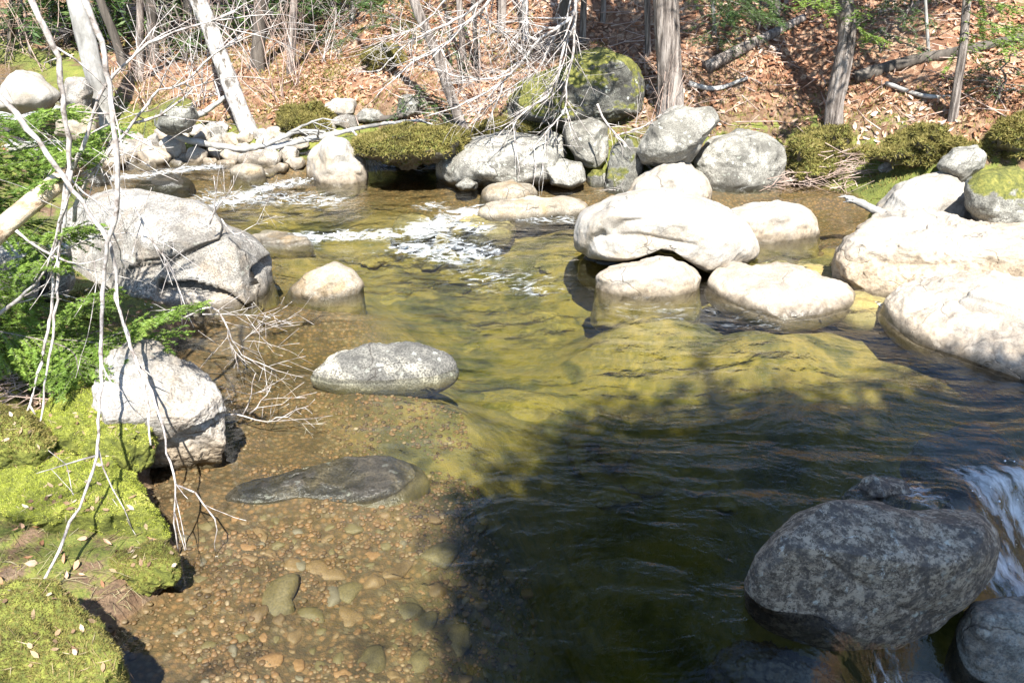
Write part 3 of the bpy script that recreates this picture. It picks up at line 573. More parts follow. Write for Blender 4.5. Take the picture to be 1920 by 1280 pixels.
rock('boulder', [(1798, 1172), (1820, 1136), (1880, 1124), (2000, 1128), (2030, 1320), (1900, 1330), (1855, 1295), (1828, 1240), (1803, 1205)], (1850, 1290), .25, 'pale lichen-crusted rock in the bottom right corner', 'lichen', wl=-.45, zb=-.42, sub=6)
rock('boulder', [(1620, 1290), (1660, 1261), (1740, 1265), (1800, 1290), (1760, 1330), (1650, 1330)], (1700, 1320), .15, 'rounded wet stone cut off by the bottom edge', 'dark', zb=-.45)
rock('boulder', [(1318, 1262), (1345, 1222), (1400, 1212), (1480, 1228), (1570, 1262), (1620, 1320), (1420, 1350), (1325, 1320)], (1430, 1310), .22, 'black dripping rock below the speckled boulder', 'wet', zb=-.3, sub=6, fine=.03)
slab('boulder', [(1705, 850), (1745, 822), (1800, 805), (1850, 800), (1890, 826), (1905, 860), (1870, 895), (1800, 890), (1740, 880)], -.075, .05, 'pale green submerged rock at the lip of the outflow', 'palegreen', tilt=(-.06, .04))
rock('boulder', [(1740, 960), (1800, 925), (1860, 945), (1930, 1000), (1990, 1090), (1930, 1100), (1880, 1040), (1800, 985)], (1880, 1030), .16, 'smooth brown rock in the outflow with water sliding over it', 'wet', zb=-.3, lean=.3)
# far bank
rock('boulder', [(815, 310), (830, 284), (880, 262), (950, 247), (1010, 258), (1048, 290), (1055, 325), (1020, 345), (940, 352), (860, 350), (824, 334)], (930, 341), .6, 'long pale whale-backed boulder at the water on the far bank', 'grey', skirt=False, zb=.08, sub=6, facets=[((-.1, -.4, 1), .85)])
rock('boulder', [(1000, 262), (1030, 245), (1056, 260), (1062, 292), (1040, 315), (1008, 305)], (1035, 312), .3, 'grey block leaning on the right end of the whale-backed boulder', 'grey', zb=.2, facets=[(UP, .8), (FR, .8)], back=1.3)
rock('boulder', [(1056, 228), (1110, 219), (1136, 240), (1142, 282), (1122, 316), (1080, 300), (1060, 272)], (1100, 312), .4, 'angular grey block standing between the long boulder and the upright slab', 'grey', zb=.25, facets=[(UP, .75), ((-.3, -1, .2), .75), ((.9, -.5, .1), .8)], back=1.2)
rock('boulder', [(1020, 312), (1050, 301), (1090, 306), (1100, 336), (1072, 354), (1030, 346)], (1060, 349), .25, 'small blocky grey rock at the waterline below the angular block', 'grey', skirt=False, zb=.08, facets=[(UP, .75), (FR, .8)])
rock('boulder', [(1138, 335), (1148, 272), (1180, 244), (1208, 268), (1202, 312), (1188, 352), (1158, 352)], (1170, 348), .3, 'upright leaning slab of greenish granite behind the bare twigs', 'mossy', zb=.12, facets=[((-.6, -.8, .2), .7)])
rock('boulder', [(1193, 280), (1218, 230), (1270, 207), (1330, 199), (1347, 224), (1322, 266), (1290, 298), (1240, 310), (1204, 304)], (1250, 306), .4, 'tilted pointed boulder with a smooth pale face on the far bank', 'grey', zb=.4, sub=6, facets=[((.2, -.8, .6), .7)], back=.9)
rock('boulder', [(1293, 302), (1320, 265), (1380, 245), (1440, 249), (1467, 275), (1462, 312), (1430, 340), (1360, 354), (1308, 338)], (1370, 350), .5, 'round lichen-spotted boulder with a mossy cap on the far bank', 'grey', zb=.08, sub=6, back=.7)
rock('boulder', [(950, 195), (972, 150), (1040, 124), (1080, 104), (1140, 90), (1182, 110), (1210, 160), (1207, 212), (1130, 226), (1050, 232), (965, 228)], (1080, 224), .8, 'house-sized moss-topped boulder on the far slope beside the thick trunk', 'mossdark', zb=None, sub=7, e=.7, facets=[((0, -1, .2), .8), ((-.5, -.6, .8), .85)])
rock('boulder', [(897, 370), (914, 348), (960, 339), (1000, 347), (1010, 366), (965, 382), (915, 382)], (955, 375), .3, 'low tan dome in the water before the whale-backed boulder', 'tan', zb=.08)
slab('boulder', [(905, 386), (940, 376), (1040, 371), (1092, 375), (1085, 384), (1000, 390), (930, 393)], .085, .03, 'thin flat stone just above water below the tan dome', 'tan', sub=5)
rock('boulder', [(852, 348), (872, 332), (897, 342), (893, 356), (865, 358)], (874, 352), .12, 'little grey stone at the waterline by the whale-backed boulder', 'grey', zb=.09, skirt=False)
rock('boulder', [(1100, 330), (1112, 318), (1135, 320), (1142, 335), (1120, 342)], (1120, 338), .15, 'small moss-capped stone at the foot of the upright slab', 'mossy', zb=.1)
rock('boulder', [(576, 318), (590, 275), (618, 254), (650, 260), (682, 300), (694, 330), (640, 340), (588, 336)], (640, 330), .4, 'smooth tan half-dome boulder beside the stream at left centre', 'white', zb=.14, sub=6, facets=[((-.8, -.5, .3), .8)])
rock('boulder', [(675, 262), (740, 246), (830, 238), (875, 252), (870, 290), (800, 305), (720, 304), (680, 290)], (790, 300), .5, 'bright green moss-covered bank boulder with dark undercut', 'green', zb=.3, sub=6, rough=.1, fine=.03)
rock('boulder', [(880, 240), (920, 228), (1000, 222), (1060, 228), (1050, 250), (950, 255), (890, 258)], (970, 255), .35, 'moss-carpeted ledge between the whale-backed and the house-sized boulders', 'green', zb=None)
rock('boulder', [(518, 228), (548, 206), (590, 203), (628, 226), (615, 252), (550, 255)], (570, 250), .35, 'olive mossy hump above the tan half-dome boulder', 'green', zb=None, rough=.2, e=.6, fine=.04)
rock('boulder', [(740, 210), (752, 185), (772, 175), (790, 190), (792, 215), (765, 225)], (768, 222), .25, 'grey angular rock among leaves beside the leaning trunk', 'grey', zb=None, facets=[((-.4, -.8, .3), .7)])
rock('boulder', [(662, 225), (680, 205), (710, 206), (722, 222), (700, 232)], (690, 230), .2, 'dark half-buried stone left of the leaning trunk', 'grey', zb=None)
rock('boulder', [(680, 105), (710, 85), (745, 90), (760, 120), (735, 138), (695, 135)], (715, 136), .45, 'yellow-green mossy boulder up the slope behind the bare limb', 'green', zb=None)
rock('boulder', [(290, 235), (300, 200), (330, 182), (362, 190), (372, 220), (355, 248), (310, 248)], (330, 246), .4, 'tan mossy boulder behind the cobble bar at left', 'mossy', zb=.5)
rock('boulder', [(-30, 205), (0, 160), (30, 138), (75, 142), (118, 176), (90, 205), (30, 212)], (50, 210), .6, 'large pale upstream boulder at the far left', 'white', zb=.5)
rock('boulder', [(110, 190), (125, 150), (160, 145), (175, 170), (170, 205), (130, 210)], (140, 208), .5, 'white-topped dark boulder upstream by the smooth trunk', 'pale', zb=.5)
rock('boulder', [(100, 250), (115, 215), (150, 195), (185, 215), (190, 260), (140, 275)], (140, 270), .4, 'brown boulder where the upstream water bends at left', 'tan', zb=.35)
rock('boulder', [(1468, 312), (1480, 280), (1510, 258), (1545, 262), (1580, 246), (1612, 270), (1650, 282), (1640, 308), (1580, 330), (1520, 330)], (1550, 322), .3, 'ragged moss bank below the crooked trunk', 'green', 'bank', zb=.15, rough=.2, fine=.06, sub=6, e=.6)
rock('boulder', [(1640, 292), (1665, 262), (1700, 262), (1725, 248), (1765, 268), (1800, 258), (1850, 276), (1845, 300), (1760, 310), (1690, 312)], (1740, 308), .3, 'ragged moss bank left of the mossy right-edge boulder', 'green', 'bank', zb=None, rough=.2, fine=.06, sub=6, e=.6)
rock('boulder', [(1850, 265), (1880, 235), (1930, 215), (1980, 230), (1980, 290), (1900, 300), (1860, 290)], (1900, 295), .4, 'dark green moss mound on the bank at the right edge', 'green', zb=None, rough=.22, fine=.05)
# cobble bar on the far left bank: many pale stones
cob = [(232, 280, 62, 44), (205, 300, 50, 30), (268, 285, 40, 38), (286, 268, 20, 34), (290, 296, 46, 36), (325, 278, 46, 48), (345, 300, 30, 22), (368, 295, 34, 30), (380, 262, 34, 30), (400, 248, 40, 26),
       (372, 246, 26, 22), (412, 285, 36, 24), (405, 270, 28, 22), (432, 262, 30, 22), (438, 290, 44, 26), (468, 300, 42, 24), (480, 282, 34, 22), (455, 278, 26, 18), (505, 300, 40, 30), (520, 315, 34, 18),
       (500, 268, 30, 26), (540, 290, 38, 26), (556, 306, 30, 20), (340, 256, 28, 20), (350, 240, 30, 22), (425, 308, 30, 16), (395, 306, 26, 16), (530, 262, 30, 20), (560, 268, 34, 22), (610, 238, 34, 16), (648, 228, 36, 20), (640, 200, 50, 26), (618, 212, 24, 14)]
rg = random.Random(5)
cob = [(a, b, c*1.3, d*1.3) for a, b, c, d in cob]+[(250, 262, 44, 30), (218, 268, 40, 28), (305, 252, 36, 30), (330, 308, 40, 20), (360, 312, 34, 18), (462, 258, 34, 26), (488, 252, 30, 24), (515, 248, 34, 24), (585, 255, 36, 24), (450, 318, 40, 18), (500, 324, 36, 18), (275, 312, 44, 20), (238, 306, 40, 22), (415, 240, 30, 22)]
ORD = ['first', 'second', 'third', 'fourth', 'fifth', 'sixth', 'seventh', 'eighth', 'ninth', 'tenth', 'eleventh', 'twelfth', 'thirteenth', 'fourteenth', 'fifteenth', 'sixteenth', 'seventeenth', 'eighteenth', 'nineteenth', 'twentieth', 'twenty-first', 'twenty-second', 'twenty-third', 'twenty-fourth', 'twenty-fifth', 'twenty-sixth', 'twenty-seventh', 'twenty-eighth']
front = sorted(c for c in cob if c[1] >= 282); rear = sorted(c for c in cob if c[1] < 282)
for i, (cx, cy, ww, hh) in enumerate(cob):
    row = front if cy >= 282 else rear; clab = 'pale stone of the cobble bar, %s from the left in its %s row' % (ORD[row.index((cx, cy, ww, hh))], 'waterside' if cy >= 282 else 'upper')
    a0 = rg.random()*6; n = 9
    pts = [(cx+.5*ww*math.cos(a)*(1+.16*rg.uniform(-1, 1)), cy+.5*hh*math.sin(a)*(1+.16*rg.uniform(-1, 1))) for a in [a0+k*2*math.pi/n for k in range(n)]]
    rock('cobble', pts, (cx, cy+hh*.5), ww/1663*9*.42, clab, 'white' if i % 3 else 'pale', 'stone', 'stones of the cobble bar', sub=4,
         zb=None, seed=i*3.7, rough=.08, e=.62, facets=[((rg.uniform(-.6, .6), -.6, rg.uniform(.2, 1)), .6), ((rg.uniform(-1, 1), -.8, .1), .65), ((rg.uniform(-1, 1), -.4, 1), .68), ((1, -.3, .2), .8)])

# stones of the bed: rounded cobbles under the clear water, and gravel between them
def stone_mesh(k):
    V, F = ico(3); s = np.array([1, rg.uniform(.6, .85), rg.uniform(.32, .5)]); W = V*s; W = W*(1+.42*fbm(W*1.2+k*9.1, 3))[:, None]
    for _ in range(3):
        n_ = np.array([rg.gauss(0, 1), rg.gauss(0, 1), rg.gauss(0, .5)]); n_ /= np.linalg.norm(n_); q_ = W@n_; W = W-np.outer(np.maximum(0, q_-q_.max()*.68)*.85, n_)
    return W, F
bedm_ = [simple('bed_stone_%s' % n, st, 14, .25, .6) for n, st in (('olive', [(.3, (.07, .058, .025)), (.6, (.16, .125, .055))]), ('rust', [(.3, (.15, .08, .035)), (.6, (.26, .15, .065))]), ('grey', [(.3, (.09, .075, .05)), (.6, (.18, .15, .1))]), ('brown', [(.3, (.10, .065, .03)), (.6, (.2, .13, .06))]))]
protos = [[], [], [], []]
for c in range(4):
    for k in range(4):
        W, F = stone_mesh(c*4+k); m = mesh('bed_stone', W, F); m.materials.append(bedm_[c]); protos[c].append(m)
placed = []
tries = 0
big = [(515, 1112, .13, .05), (610, 1068, .09, .06), (655, 1105, .1, .055), (760, 1140, .1, .06), (620, 1120, .06, .05), (745, 1065, .1, .06), (830, 1035, .12, .06), (790, 1170, .09, .06), (850, 1200, .1, .07), (700, 1090, .06, .05), (560, 1055, .05, .04), (545, 1060, .06, .04), (650, 1150, .08, .06), (580, 1150, .07, .05), (480, 1150, .06, .05), (690, 1230, .1, .06), (780, 1245, .1, .06)]
def place_stone(px, py, r, c=None):
    p = hit(px, py); c = rg.choice([0, 0, 0, 1, 2, 3, 3, 3]) if c is None else c
    o = obj('bed_stone', rg.choice(protos[c]), None, ground); z = lz(p[0], p[1]); o.location = (p[0], p[1], z-r*.22)
    o.scale = (r, r, r); o.rotation_euler = (rg.uniform(-.2, .2), rg.uniform(-.2, .2), rg.uniform(0, 6.28))
for px, py, r, _ in big: place_stone(px, py, r, rg.choice([0, 0, 2, 3])); q = hit(px, py); placed.append((q[0], q[1], r))
while len(placed) < 210 and tries < 5000:
    tries += 1; px, py = rg.uniform(330, 1000), rg.uniform(965, 1285)
    if px > 900 and py < 1050: continue
    p = hit(px, py)
    if shore(np.array([p[0]]), np.array([p[1]]))[0] > -.03: continue
    r = rg.choice([.02, .025, .03, .04, .055])
    if any((p[0]-a)**2+(p[1]-b)**2 < (.8*(r+c))**2 for a, b, c in placed): continue
    placed.append((p[0], p[1], r)); place_stone(px, py, r)
def bedalgae():
    m, t = newmat('algae_on_sunken_stone'); v = t.n('NewGeometry', 'Position')
    c = t.ramp(t.math('ADD', t.math('MULTIPLY', t.noise(v, 1.5, 5, .6, .3), .75), t.math('MULTIPLY', t.noise(v, 12, 5, .7), .25)), [(.36, (.045, .042, .016)), (.44, (.12, .105, .036)), (.52, (.26, .195, .06)), (.58, (.17, .14, .05)), (.66, (.38, .28, .09)), (.76, (.42, .32, .12))])
    t.out(t.pbsdf(c, .85, t.bump(t.noise(v, 30, 5), .6, .03))); return m
ba = bedalgae(); sunken = []
for k in range(8):
    V, F = ico(4); W = V*np.array([1, rg.uniform(.6, .9), rg.uniform(.4, .6)]); W = W*(1+.5*fbm(W*1.1+k*7.7, 3))[:, None]; m = mesh('bed_stone', W, F); m.materials.append(ba); sunken.append(m)
n0 = len(placed); tries = 0
while len(placed) < n0+30 and tries < 3000:      # larger sunken stones out in the pool
    tries += 1; px, py = rg.uniform(420, 1750), rg.uniform(470, 960)
    p = hit(px, py); r = rg.choice([.1, .14, .18, .24, .3])
    if shore(np.array([p[0]]), np.array([p[1]]))[0] > -.45 or any(((p[0]-a)/(1.5*c))**2+((p[1]-b_)/(1.5*e_))**2 < 1.6 for a, b_, c, e_, _ in SHOAL): continue
    if any((p[0]-a)**2+(p[1]-b)**2 < (.8*(r+c))**2 for a, b, c in placed): continue
    placed.append((p[0], p[1], r))
    o = obj('bed_stone', rg.choice(sunken), None, ground); o.location = (p[0], p[1], lz(p[0], p[1])-r*.2); o.scale = (r*1.25, r, r*.7); o.rotation_euler = (0, 0, rg.uniform(0, 6.28))
gv = MB(); V4, F4 = ico(2)
N = 9000; gx = NR.uniform(-1.7, .1, N); gy = NR.uniform(1.9, 4.6, N); gd = shore(gx, gy); kp = (gd < .02) & (gd > -1.6) & (n2(gx, gy, 2.3, 14) > -.18); gx, gy = gx[kp], gy[kp]; gz = gland(gx, gy)
for x, y, z in zip(gx, gy, gz):
    r = .005+.012*rg.random()**2; a = rg.random()*6.28; s = np.array([r, r*rg.uniform(.6, 1), r*.5]); W = V4*s
    W = np.stack([W[:, 0]*math.cos(a)-W[:, 1]*math.sin(a), W[:, 0]*math.sin(a)+W[:, 1]*math.cos(a), W[:, 2]], 1)+[x, y, z+.15*r]; gv.add(W, F4)
M['gravel'] = simple('bed_gravel', [(0, (.055, .034, .015)), (.3, (.13, .075, .032)), (.6, (.19, .105, .045)), (.8, (.12, .085, .042)), (.97, (.2, .135, .07)), (1, (.3, .23, .15))], 30, 0, .6, None, True)
tag(gv.build('gravel', M['gravel']), 'fine rust and tan gravel on the shallow stream bed', 'gravel', None, 'stuff')

# ------------------------------------------------------------------ vegetation builders
def branch(mb, p, d, L, r, lev, R, wig=.25, droop=0., nsub=3, spread=.8, k=5):
    n = max(4, int(L/.09)) if L < 3 else 18
    P = [np.array(p, float)]; d = np.array(d, float); d /= np.linalg.norm(d); st = L/n; dirs = [d]
    for i in range(n):
        d = d+np.array([R.gauss(0, wig), R.gauss(0, wig), R.gauss(0, wig)-droop])*min(1, st*4); d /= np.linalg.norm(d); P.append(P[-1]+d*st); dirs.append(d)
    rad = np.linspace(r, max(r*.3, .0012), n+1); mb.tube(P, rad, k)
    if lev > 0:
        for _ in range(nsub):
            i = R.randint(max(1, n//5), n); t = dirs[i]+np.array([R.gauss(0, spread), R.gauss(0, spread), R.gauss(0, spread)])
            branch(mb, P[i], t, L*R.uniform(.35, .65), rad[i]*.62, lev-1, R, wig, droop, nsub, spread, 4 if lev < 3 else 5)
def needles(mb, P, R, nl, nw, gap, spread=1.0, flat=.5):
    """needles set along a twig P"""
    P = np.asarray(P); T = np.gradient(P, axis=0); T /= np.linalg.norm(T, axis=1)[:, None]+1e-9
    seg = np.linalg.norm(np.diff(P, axis=0), axis=1).sum(); n = max(4, int(seg/gap)); u = NR.uniform(0, len(P)-1.001, n); i = u.astype(int); f = (u-i)[:, None]
    B = P[i]*(1-f)+P[i+1]*f; t = T[i]
    s = np.cross(t, [0, 0, 1.]); s /= np.linalg.norm(s, axis=1)[:, None]+1e-9
    dd = t*.55+s*(np.where(NR.random(n) < .5, -1, 1)*spread)[:, None]+NR.normal(0, flat*.5, (n, 3))+np.array([0, 0, .2*flat]); dd /= np.linalg.norm(dd, axis=1)[:, None]
    ln = nl*NR.uniform(.7, 1.15, n)[:, None]; wv = np.cross(dd, NR.normal(0, 1, (n, 3))); wv /= np.linalg.norm(wv, axis=1)[:, None]+1e-9
    V = np.stack([B-wv*nw, B+wv*nw, B+dd*ln], 1).reshape(-1, 3); mb.add(V, np.arange(n*3).reshape(-1, 3))
def spray(wood, leafm_, P, R, twl=.16, gap=.05, nl=.014, nw=.0013, ngap=.0022, droop=.25):
    """a flat conifer bough: axis P with side twigs, all needled"""
    P = spline(P, .04); n = len(P); L = np.linalg.norm(np.diff(P, axis=0), axis=1).sum()
    wood.tube(P, np.linspace(.006, .002, n), 4); needles(leafm_, P, R, nl, nw, ngap)
    T = np.gradient(P, axis=0); T /= np.linalg.norm(T, axis=1)[:, None]; s = gap*1.5; sgn = 1
    cum = np.concatenate([[0], np.cumsum(np.linalg.norm(np.diff(P, axis=0), axis=1))])
    while s < L:
        i = int(np.searchsorted(cum, s)); i = min(i, n-1); side = np.cross(T[i], [0, 0, 1.]); side /= np.linalg.norm(side)+1e-9
        l = twl*(1-.7*(s/L))*R.uniform(.7, 1.2)*(min(1, s/.15)+.2); d = T[i]*.75+side*sgn*.8+np.array([R.gauss(0, .12), R.gauss(0, .12), R.gauss(0, .12)-droop*.3]); d /= np.linalg.norm(d)
        Q = [P[i]+d*l*t+np.array([0, 0, -droop*l*t*t]) for t in np.linspace(0, 1, 5)]; wood.tube(Q, np.linspace(.0025, .001, 5), 3); needles(leafm_, Q, R, nl, nw, ngap)
        if l > .1:
            for q in (.45, .7):
                d2 = d+side*sgn*R.choice([-.7, .7]); d2 /= np.linalg.norm(d2); b0 = P[i]+d*l*q; Q2 = [b0+d2*l*.4*t+np.array([0, 0, -droop*l*.3*t*t]) for t in np.linspace(0, 1, 4)]; needles(leafm_, Q2, R, nl, nw, ngap)
        s += gap*R.uniform(.7, 1.2); sgn = -sgn
def px_line(pts, y, dy=None):
    return [aty(p[0], p[1], y+(dy[i] if dy is not None else 0)) for i, p in enumerate(pts)]
def crown_bare(base_top, H, R, n=16, L=2.2, r=.03, lev=2, z0=.35):
    mb = MB(); P = base_top
    for _ in range(n):
        f = R.uniform(z0, 1); i = int(f*(len(P)-1)); a = R.uniform(0, 6.28)
        branch(mb, P[i], (math.cos(a), math.sin(a), R.uniform(.1, .9)), L*R.uniform(.6, 1.2)*(1.2-.6*f), r*(1.2-.7*f), lev, R, .2, 0, 4, .7, 5)
    return mb
def crown_conifer(P, R, z0, n, L, nl=.09, nw=.016, per=150):
    wd, lf = MB(), MB()
    for _ in range(n):
        f = R.uniform(z0, .98); i = int(f*(len(P)-1)); a = R.uniform(0, 6.28); l = L*(1.15-f)*R.uniform(.7, 1.2)/(1.15-z0)
        d = np.array([math.cos(a), math.sin(a), .12]); Q = np.array([P[i]+d*l*t+np.array([0, 0, -.25*l*t*t]) for t in np.linspace(0, 1, 8)])
        wd.tube(Q, np.linspace(.022, .004, 8), 4)
        m = int(per*l); u = NR.random(m)**.7; side = np.array([-d[1], d[0], 0])
        C = P[i]+np.outer(u*l, d)+np.stack([0*u, 0*u, -.25*l*u*u], 1)+np.outer(NR.uniform(-1, 1, m)*.42*l*(1.05-u), side)+NR.normal(0, .05, (m, 3))
        t = NR.normal(0, 1, (m, 3))*[1, 1, .35]; t /= np.linalg.norm(t, axis=1)[:, None]; wv = np.cross(t, NR.normal(0, .5, (m, 3))+[0, 0, 1]); wv /= np.linalg.norm(wv, axis=1)[:, None]
        V = np.stack([C-t*nl, C+wv*nw, C+t*nl, C-wv*nw], 1).reshape(-1, 3); q = np.arange(m)[:, None]*4
        lf.add(V, np.concatenate([q+[0, 1, 2], q+[0, 2, 3]]))
    return wd, lf
def trunk_line(pts, H, base=None, y=None):
    """ground point under the lowest pixel, then the trunk through the others and on up out of the picture"""
    b = hit(*pts[0]) if y is None else aty(*pts[0], y)
    Q = [aty(p[0], p[1], b[1]) for p in pts]; Q[0] = b
    d = Q[-1]-Q[-2]; d /= np.linalg.norm(d)
    while Q[-1][2] < b[2]+H: d = d*.8+np.array([0, 0, .2]); d /= np.linalg.norm(d); Q.append(Q[-1]+d*1.0)
    Q.insert(0, b-np.array([0, 0, .25])); return b, spline(Q, .07)
def tree(name, pts, w0, H, mat, label, crown='bare', cat='tree', R=None, group=None, rough=.1, n=14, L=2., z0=.4, flare=.5, k=18, per=120, y=None):
    R = R or random.Random(int(pts[0][0])); b, P = trunk_line(pts, H, y=y); t = b[1]/ray(*pts[0])[1]
    r0 = w0*.5/FPX*t; m = len(P); s = np.linspace(0, 1, m); rad = r0*(1-.8*s**1.1)*(1+flare*np.exp(-np.linalg.norm(P-P[0], axis=1)/.22)*.8)
    root = empty(name, tuple(b), label, cat, group); mb = MB(); mb.tube(P, rad, k, rough, R.random()*50); mb.build('trunk', M[mat], root, b)
    if crown == 'bare':
        crown_bare(P, H, R, n, L, r0*.28, 2, z0).build('crown', M[mat if mat != 'birch' else 'smooth'], root, b)
    elif crown == 'conifer':
        wd, lf = crown_conifer(P, R, z0, n, L, per=per); c = wd.build('crown', M[mat], root, b); lf.build('foliage', M['hemlock'], c, b)
    return root, b, P
# ------------------------------------------------------------------ trees
T1, _, _ = tree('hemlock_tree', [(1257, 208), (1256, 150), (1252, 70), (1248, 0)], 46, 13, 'bark', 'thick straight rough-barked trunk right of the moss-topped boulder', 'conifer', n=62, L=2.3, z0=.2, k=28, rough=.12, per=110)
T2, _, _ = tree('hemlock_tree', [(1562, 240), (1566, 190), (1580, 120), (1588, 60), (1584, 0)], 32, 11, 'bark', 'slightly crooked mid-sized trunk rising from the moss mound', 'conifer', n=46, L=1.9, z0=.24, k=24, rough=.16, per=100)
T3, _, _ = tree('hemlock_tree', [(1786, 226), (1795, 160), (1806, 90), (1813, 0)], 16, 8, 'bark', 'slender straight trunk nearest the right edge', 'conifer', n=26, L=1.5, z0=.3, per=100)
tree('leaning_tree', [(876, 266), (858, 215), (838, 160), (820, 105), (795, 48), (776, 0)], 20, 9, 'bark', 'thin trunk leaning left behind the whale-backed boulder', 'bare', n=16, L=1.6, z0=.28)
tree('birch_tree', [(468, 252), (444, 190), (412, 105), (387, 35), (372, 0)], 32, 10, 'birch', 'white lichened trunk leaning left over the cobble bar', 'bare', n=10, L=2., z0=.55, k=24)
tree('beech_tree', [(196, 242), (188, 180), (168, 100), (148, 20), (143, 0)], 36, 12, 'smooth', 'stout smooth grey trunk at the upstream bend on the left', 'bare', n=12, L=2.2, z0=.5, k=24)
tree('beech_tree', [(232, 130), (215, 70), (195, 20), (188, 0)], 16, 10, 'darkbark', 'dark stem leaning behind the stout smooth trunk', 'bare', n=8, L=1.5, z0=.6)
far_trees = [(290, 120, 20, 'a dark trunk standing just right of the stout smooth one'), (262, 150, 14, 'a grey trunk between the stout smooth one and the dark one'), (322, 100, 12, 'a thin trunk behind the left bare brush'), (345, 110, 15, 'a brown trunk left of the white leaning one'),
             (482, 130, 26, 'a pale split trunk right of the white leaning one'), (545, 140, 16, 'a pale trunk at the foot of the leafy slope'), (512, 60, 12, 'a thin far trunk above the pale split one'), (445, 70, 14, 'a dim trunk right behind the top of the white leaning one'), (100, 60, 12, 'a thin far trunk at the upper left'),
             (40, 70, 10, 'a slim far trunk near the left edge'), (1055, 90, 20, 'a grey trunk behind the moss-topped boulder'), (1092, 80, 12, 'a slim trunk right behind the moss-topped boulder'), (1215, 105, 11, 'a slim dead stem left of the thick straight trunk'), (872, 150, 12, 'a slim dark trunk behind the bare limb'),
             (895, 155, 9, 'a stub trunk behind the middle of the bare limb'), (1130, 40, 10, 'a slim trunk high on the slope above the moss-topped boulder'), (940, 60, 16, 'a dark trunk high on the slope at top centre'), (1740, 100, 6, 'a thin sapling stem between the two right trunks'), (1455, 30, 14, 'a trunk at the top of the leafy slope'), (660, 40, 10, 'a slim trunk on the grassy slope'), (985, 70, 13, 'a brown trunk above the bare limb'), (1340, 60, 8, 'a thin stem right of the thick straight trunk')]
for i, (px, py, ww, lab) in enumerate(far_trees):
    R = random.Random(100+i); ln = R.uniform(-.08, .06)
    tree('forest_tree', [(px, py), (px+ln*60, py-60), (px+ln*180, py-180)], ww, R.uniform(7, 10), R.choice(['bark', 'darkbark', 'bark', 'smooth']), lab[2:], 'conifer' if i in (0, 3, 7, 8, 16) else 'bare', R=R, n=9 if i not in (0, 3, 7, 8, 16) else 26, L=1.4, z0=.45 if i not in (0, 3, 7, 8, 16) else .35, k=12, group='trees of the far woods')
for i, (px, py, ww, lab) in enumerate([(20, 95, 12, 'dense evergreen at the far left edge upstream'), (128, 80, 14, 'dense evergreen just left of the stout smooth trunk'), (310, 80, 13, 'dense evergreen above the cobble bar'), (430, 85, 13, 'dense evergreen right of the white leaning trunk'), (555, 55, 10, 'dense evergreen at the left end of the grassy slope'), (180, 60, 12, 'far evergreen between the smooth trunks')]):
    tree('evergreen_tree', [(px, py), (px+2, py-60), (px+4, py-180)], ww, 6.5, 'darkbark', lab, 'conifer', R=random.Random(500+i), n=60, L=1.5, z0=.06, k=10, per=130, group='evergreens upstream')
# young hemlocks with light green sprays
def sapling(px, py, H, label, y=None, nb=16, L=.6, col='hemlock', start=.15):
    b = hit(px, py); R = random.Random(int(px*7+py)); root = empty('hemlock_sapling', tuple(b), label, 'sapling', 'young evergreens')
    P = np.array([b+np.array([R.gauss(0, .01)*i, R.gauss(0, .01)*i, H*i/10]) for i in range(11)]); st = MB(); st.tube(P, np.linspace(.012+.006*H, .003, 11), 6); st.build('trunk', M['bark'], root, b)
    wd, lf = MB(), MB()
    for j in range(nb):
        f = start+(1-start)*j/nb; a = j*2.4+R.random(); p = b+np.array([0, 0, H*f]); l = L*(1.15-f)*R.uniform(.7, 1.2)
        Q = [p+np.array([math.cos(a)*l*t, math.sin(a)*l*t, .15*l*t-.45*l*t*t]) for t in np.linspace(0, 1, 5)]; spray(wd, lf, Q, R, twl=.3*l+.05, gap=.07, nl=.035, nw=.0045, ngap=.009)
    c = wd.build('crown', M['bark'], root, b); lf.build('foliage', M[col], c, b)
for a in [(700, 55, 1.1, 'small evergreen on the grassy slope at top, left of the bare limb'), (735, 75, .9, 'dark little evergreen beside the top of the leaning trunk'), (845, 125, .8, 'dark evergreen seedling under the bare limb'), (1690, 62, 1.0, 'light evergreen seedling on the leafy slope between the right trunks'), (1650, 100, .7, 'low sprawling evergreen right of the crooked trunk'), (1870, 190, .6, 'small evergreen seedling at the right edge'),
          (350, 120, 1.6, 'evergreen sapling among the dark trunks left of the white one'), (60, 110, 1.5, 'pale green sapling at the upper left edge'), (620, 95, .7, 'low evergreen tuft on the grassy slope'), (570, 40, 1.0, 'evergreen tuft at the top left of the grassy slope'), (1420, 60, 1.1, 'spreading evergreen sapling at top right of the thick trunk'), (1345, 95, .6, 'tiny evergreen beside the fallen slope log'), (790, 218, .35, 'low fern-like evergreen sprig by the foot of the leaning trunk'), (320, 60, 2.2, 'tall evergreen sapling behind the white leaning trunk at left'), (240, 60, 2.0, 'evergreen sapling between the smooth trunks at top left')]:
    sapling(*a)
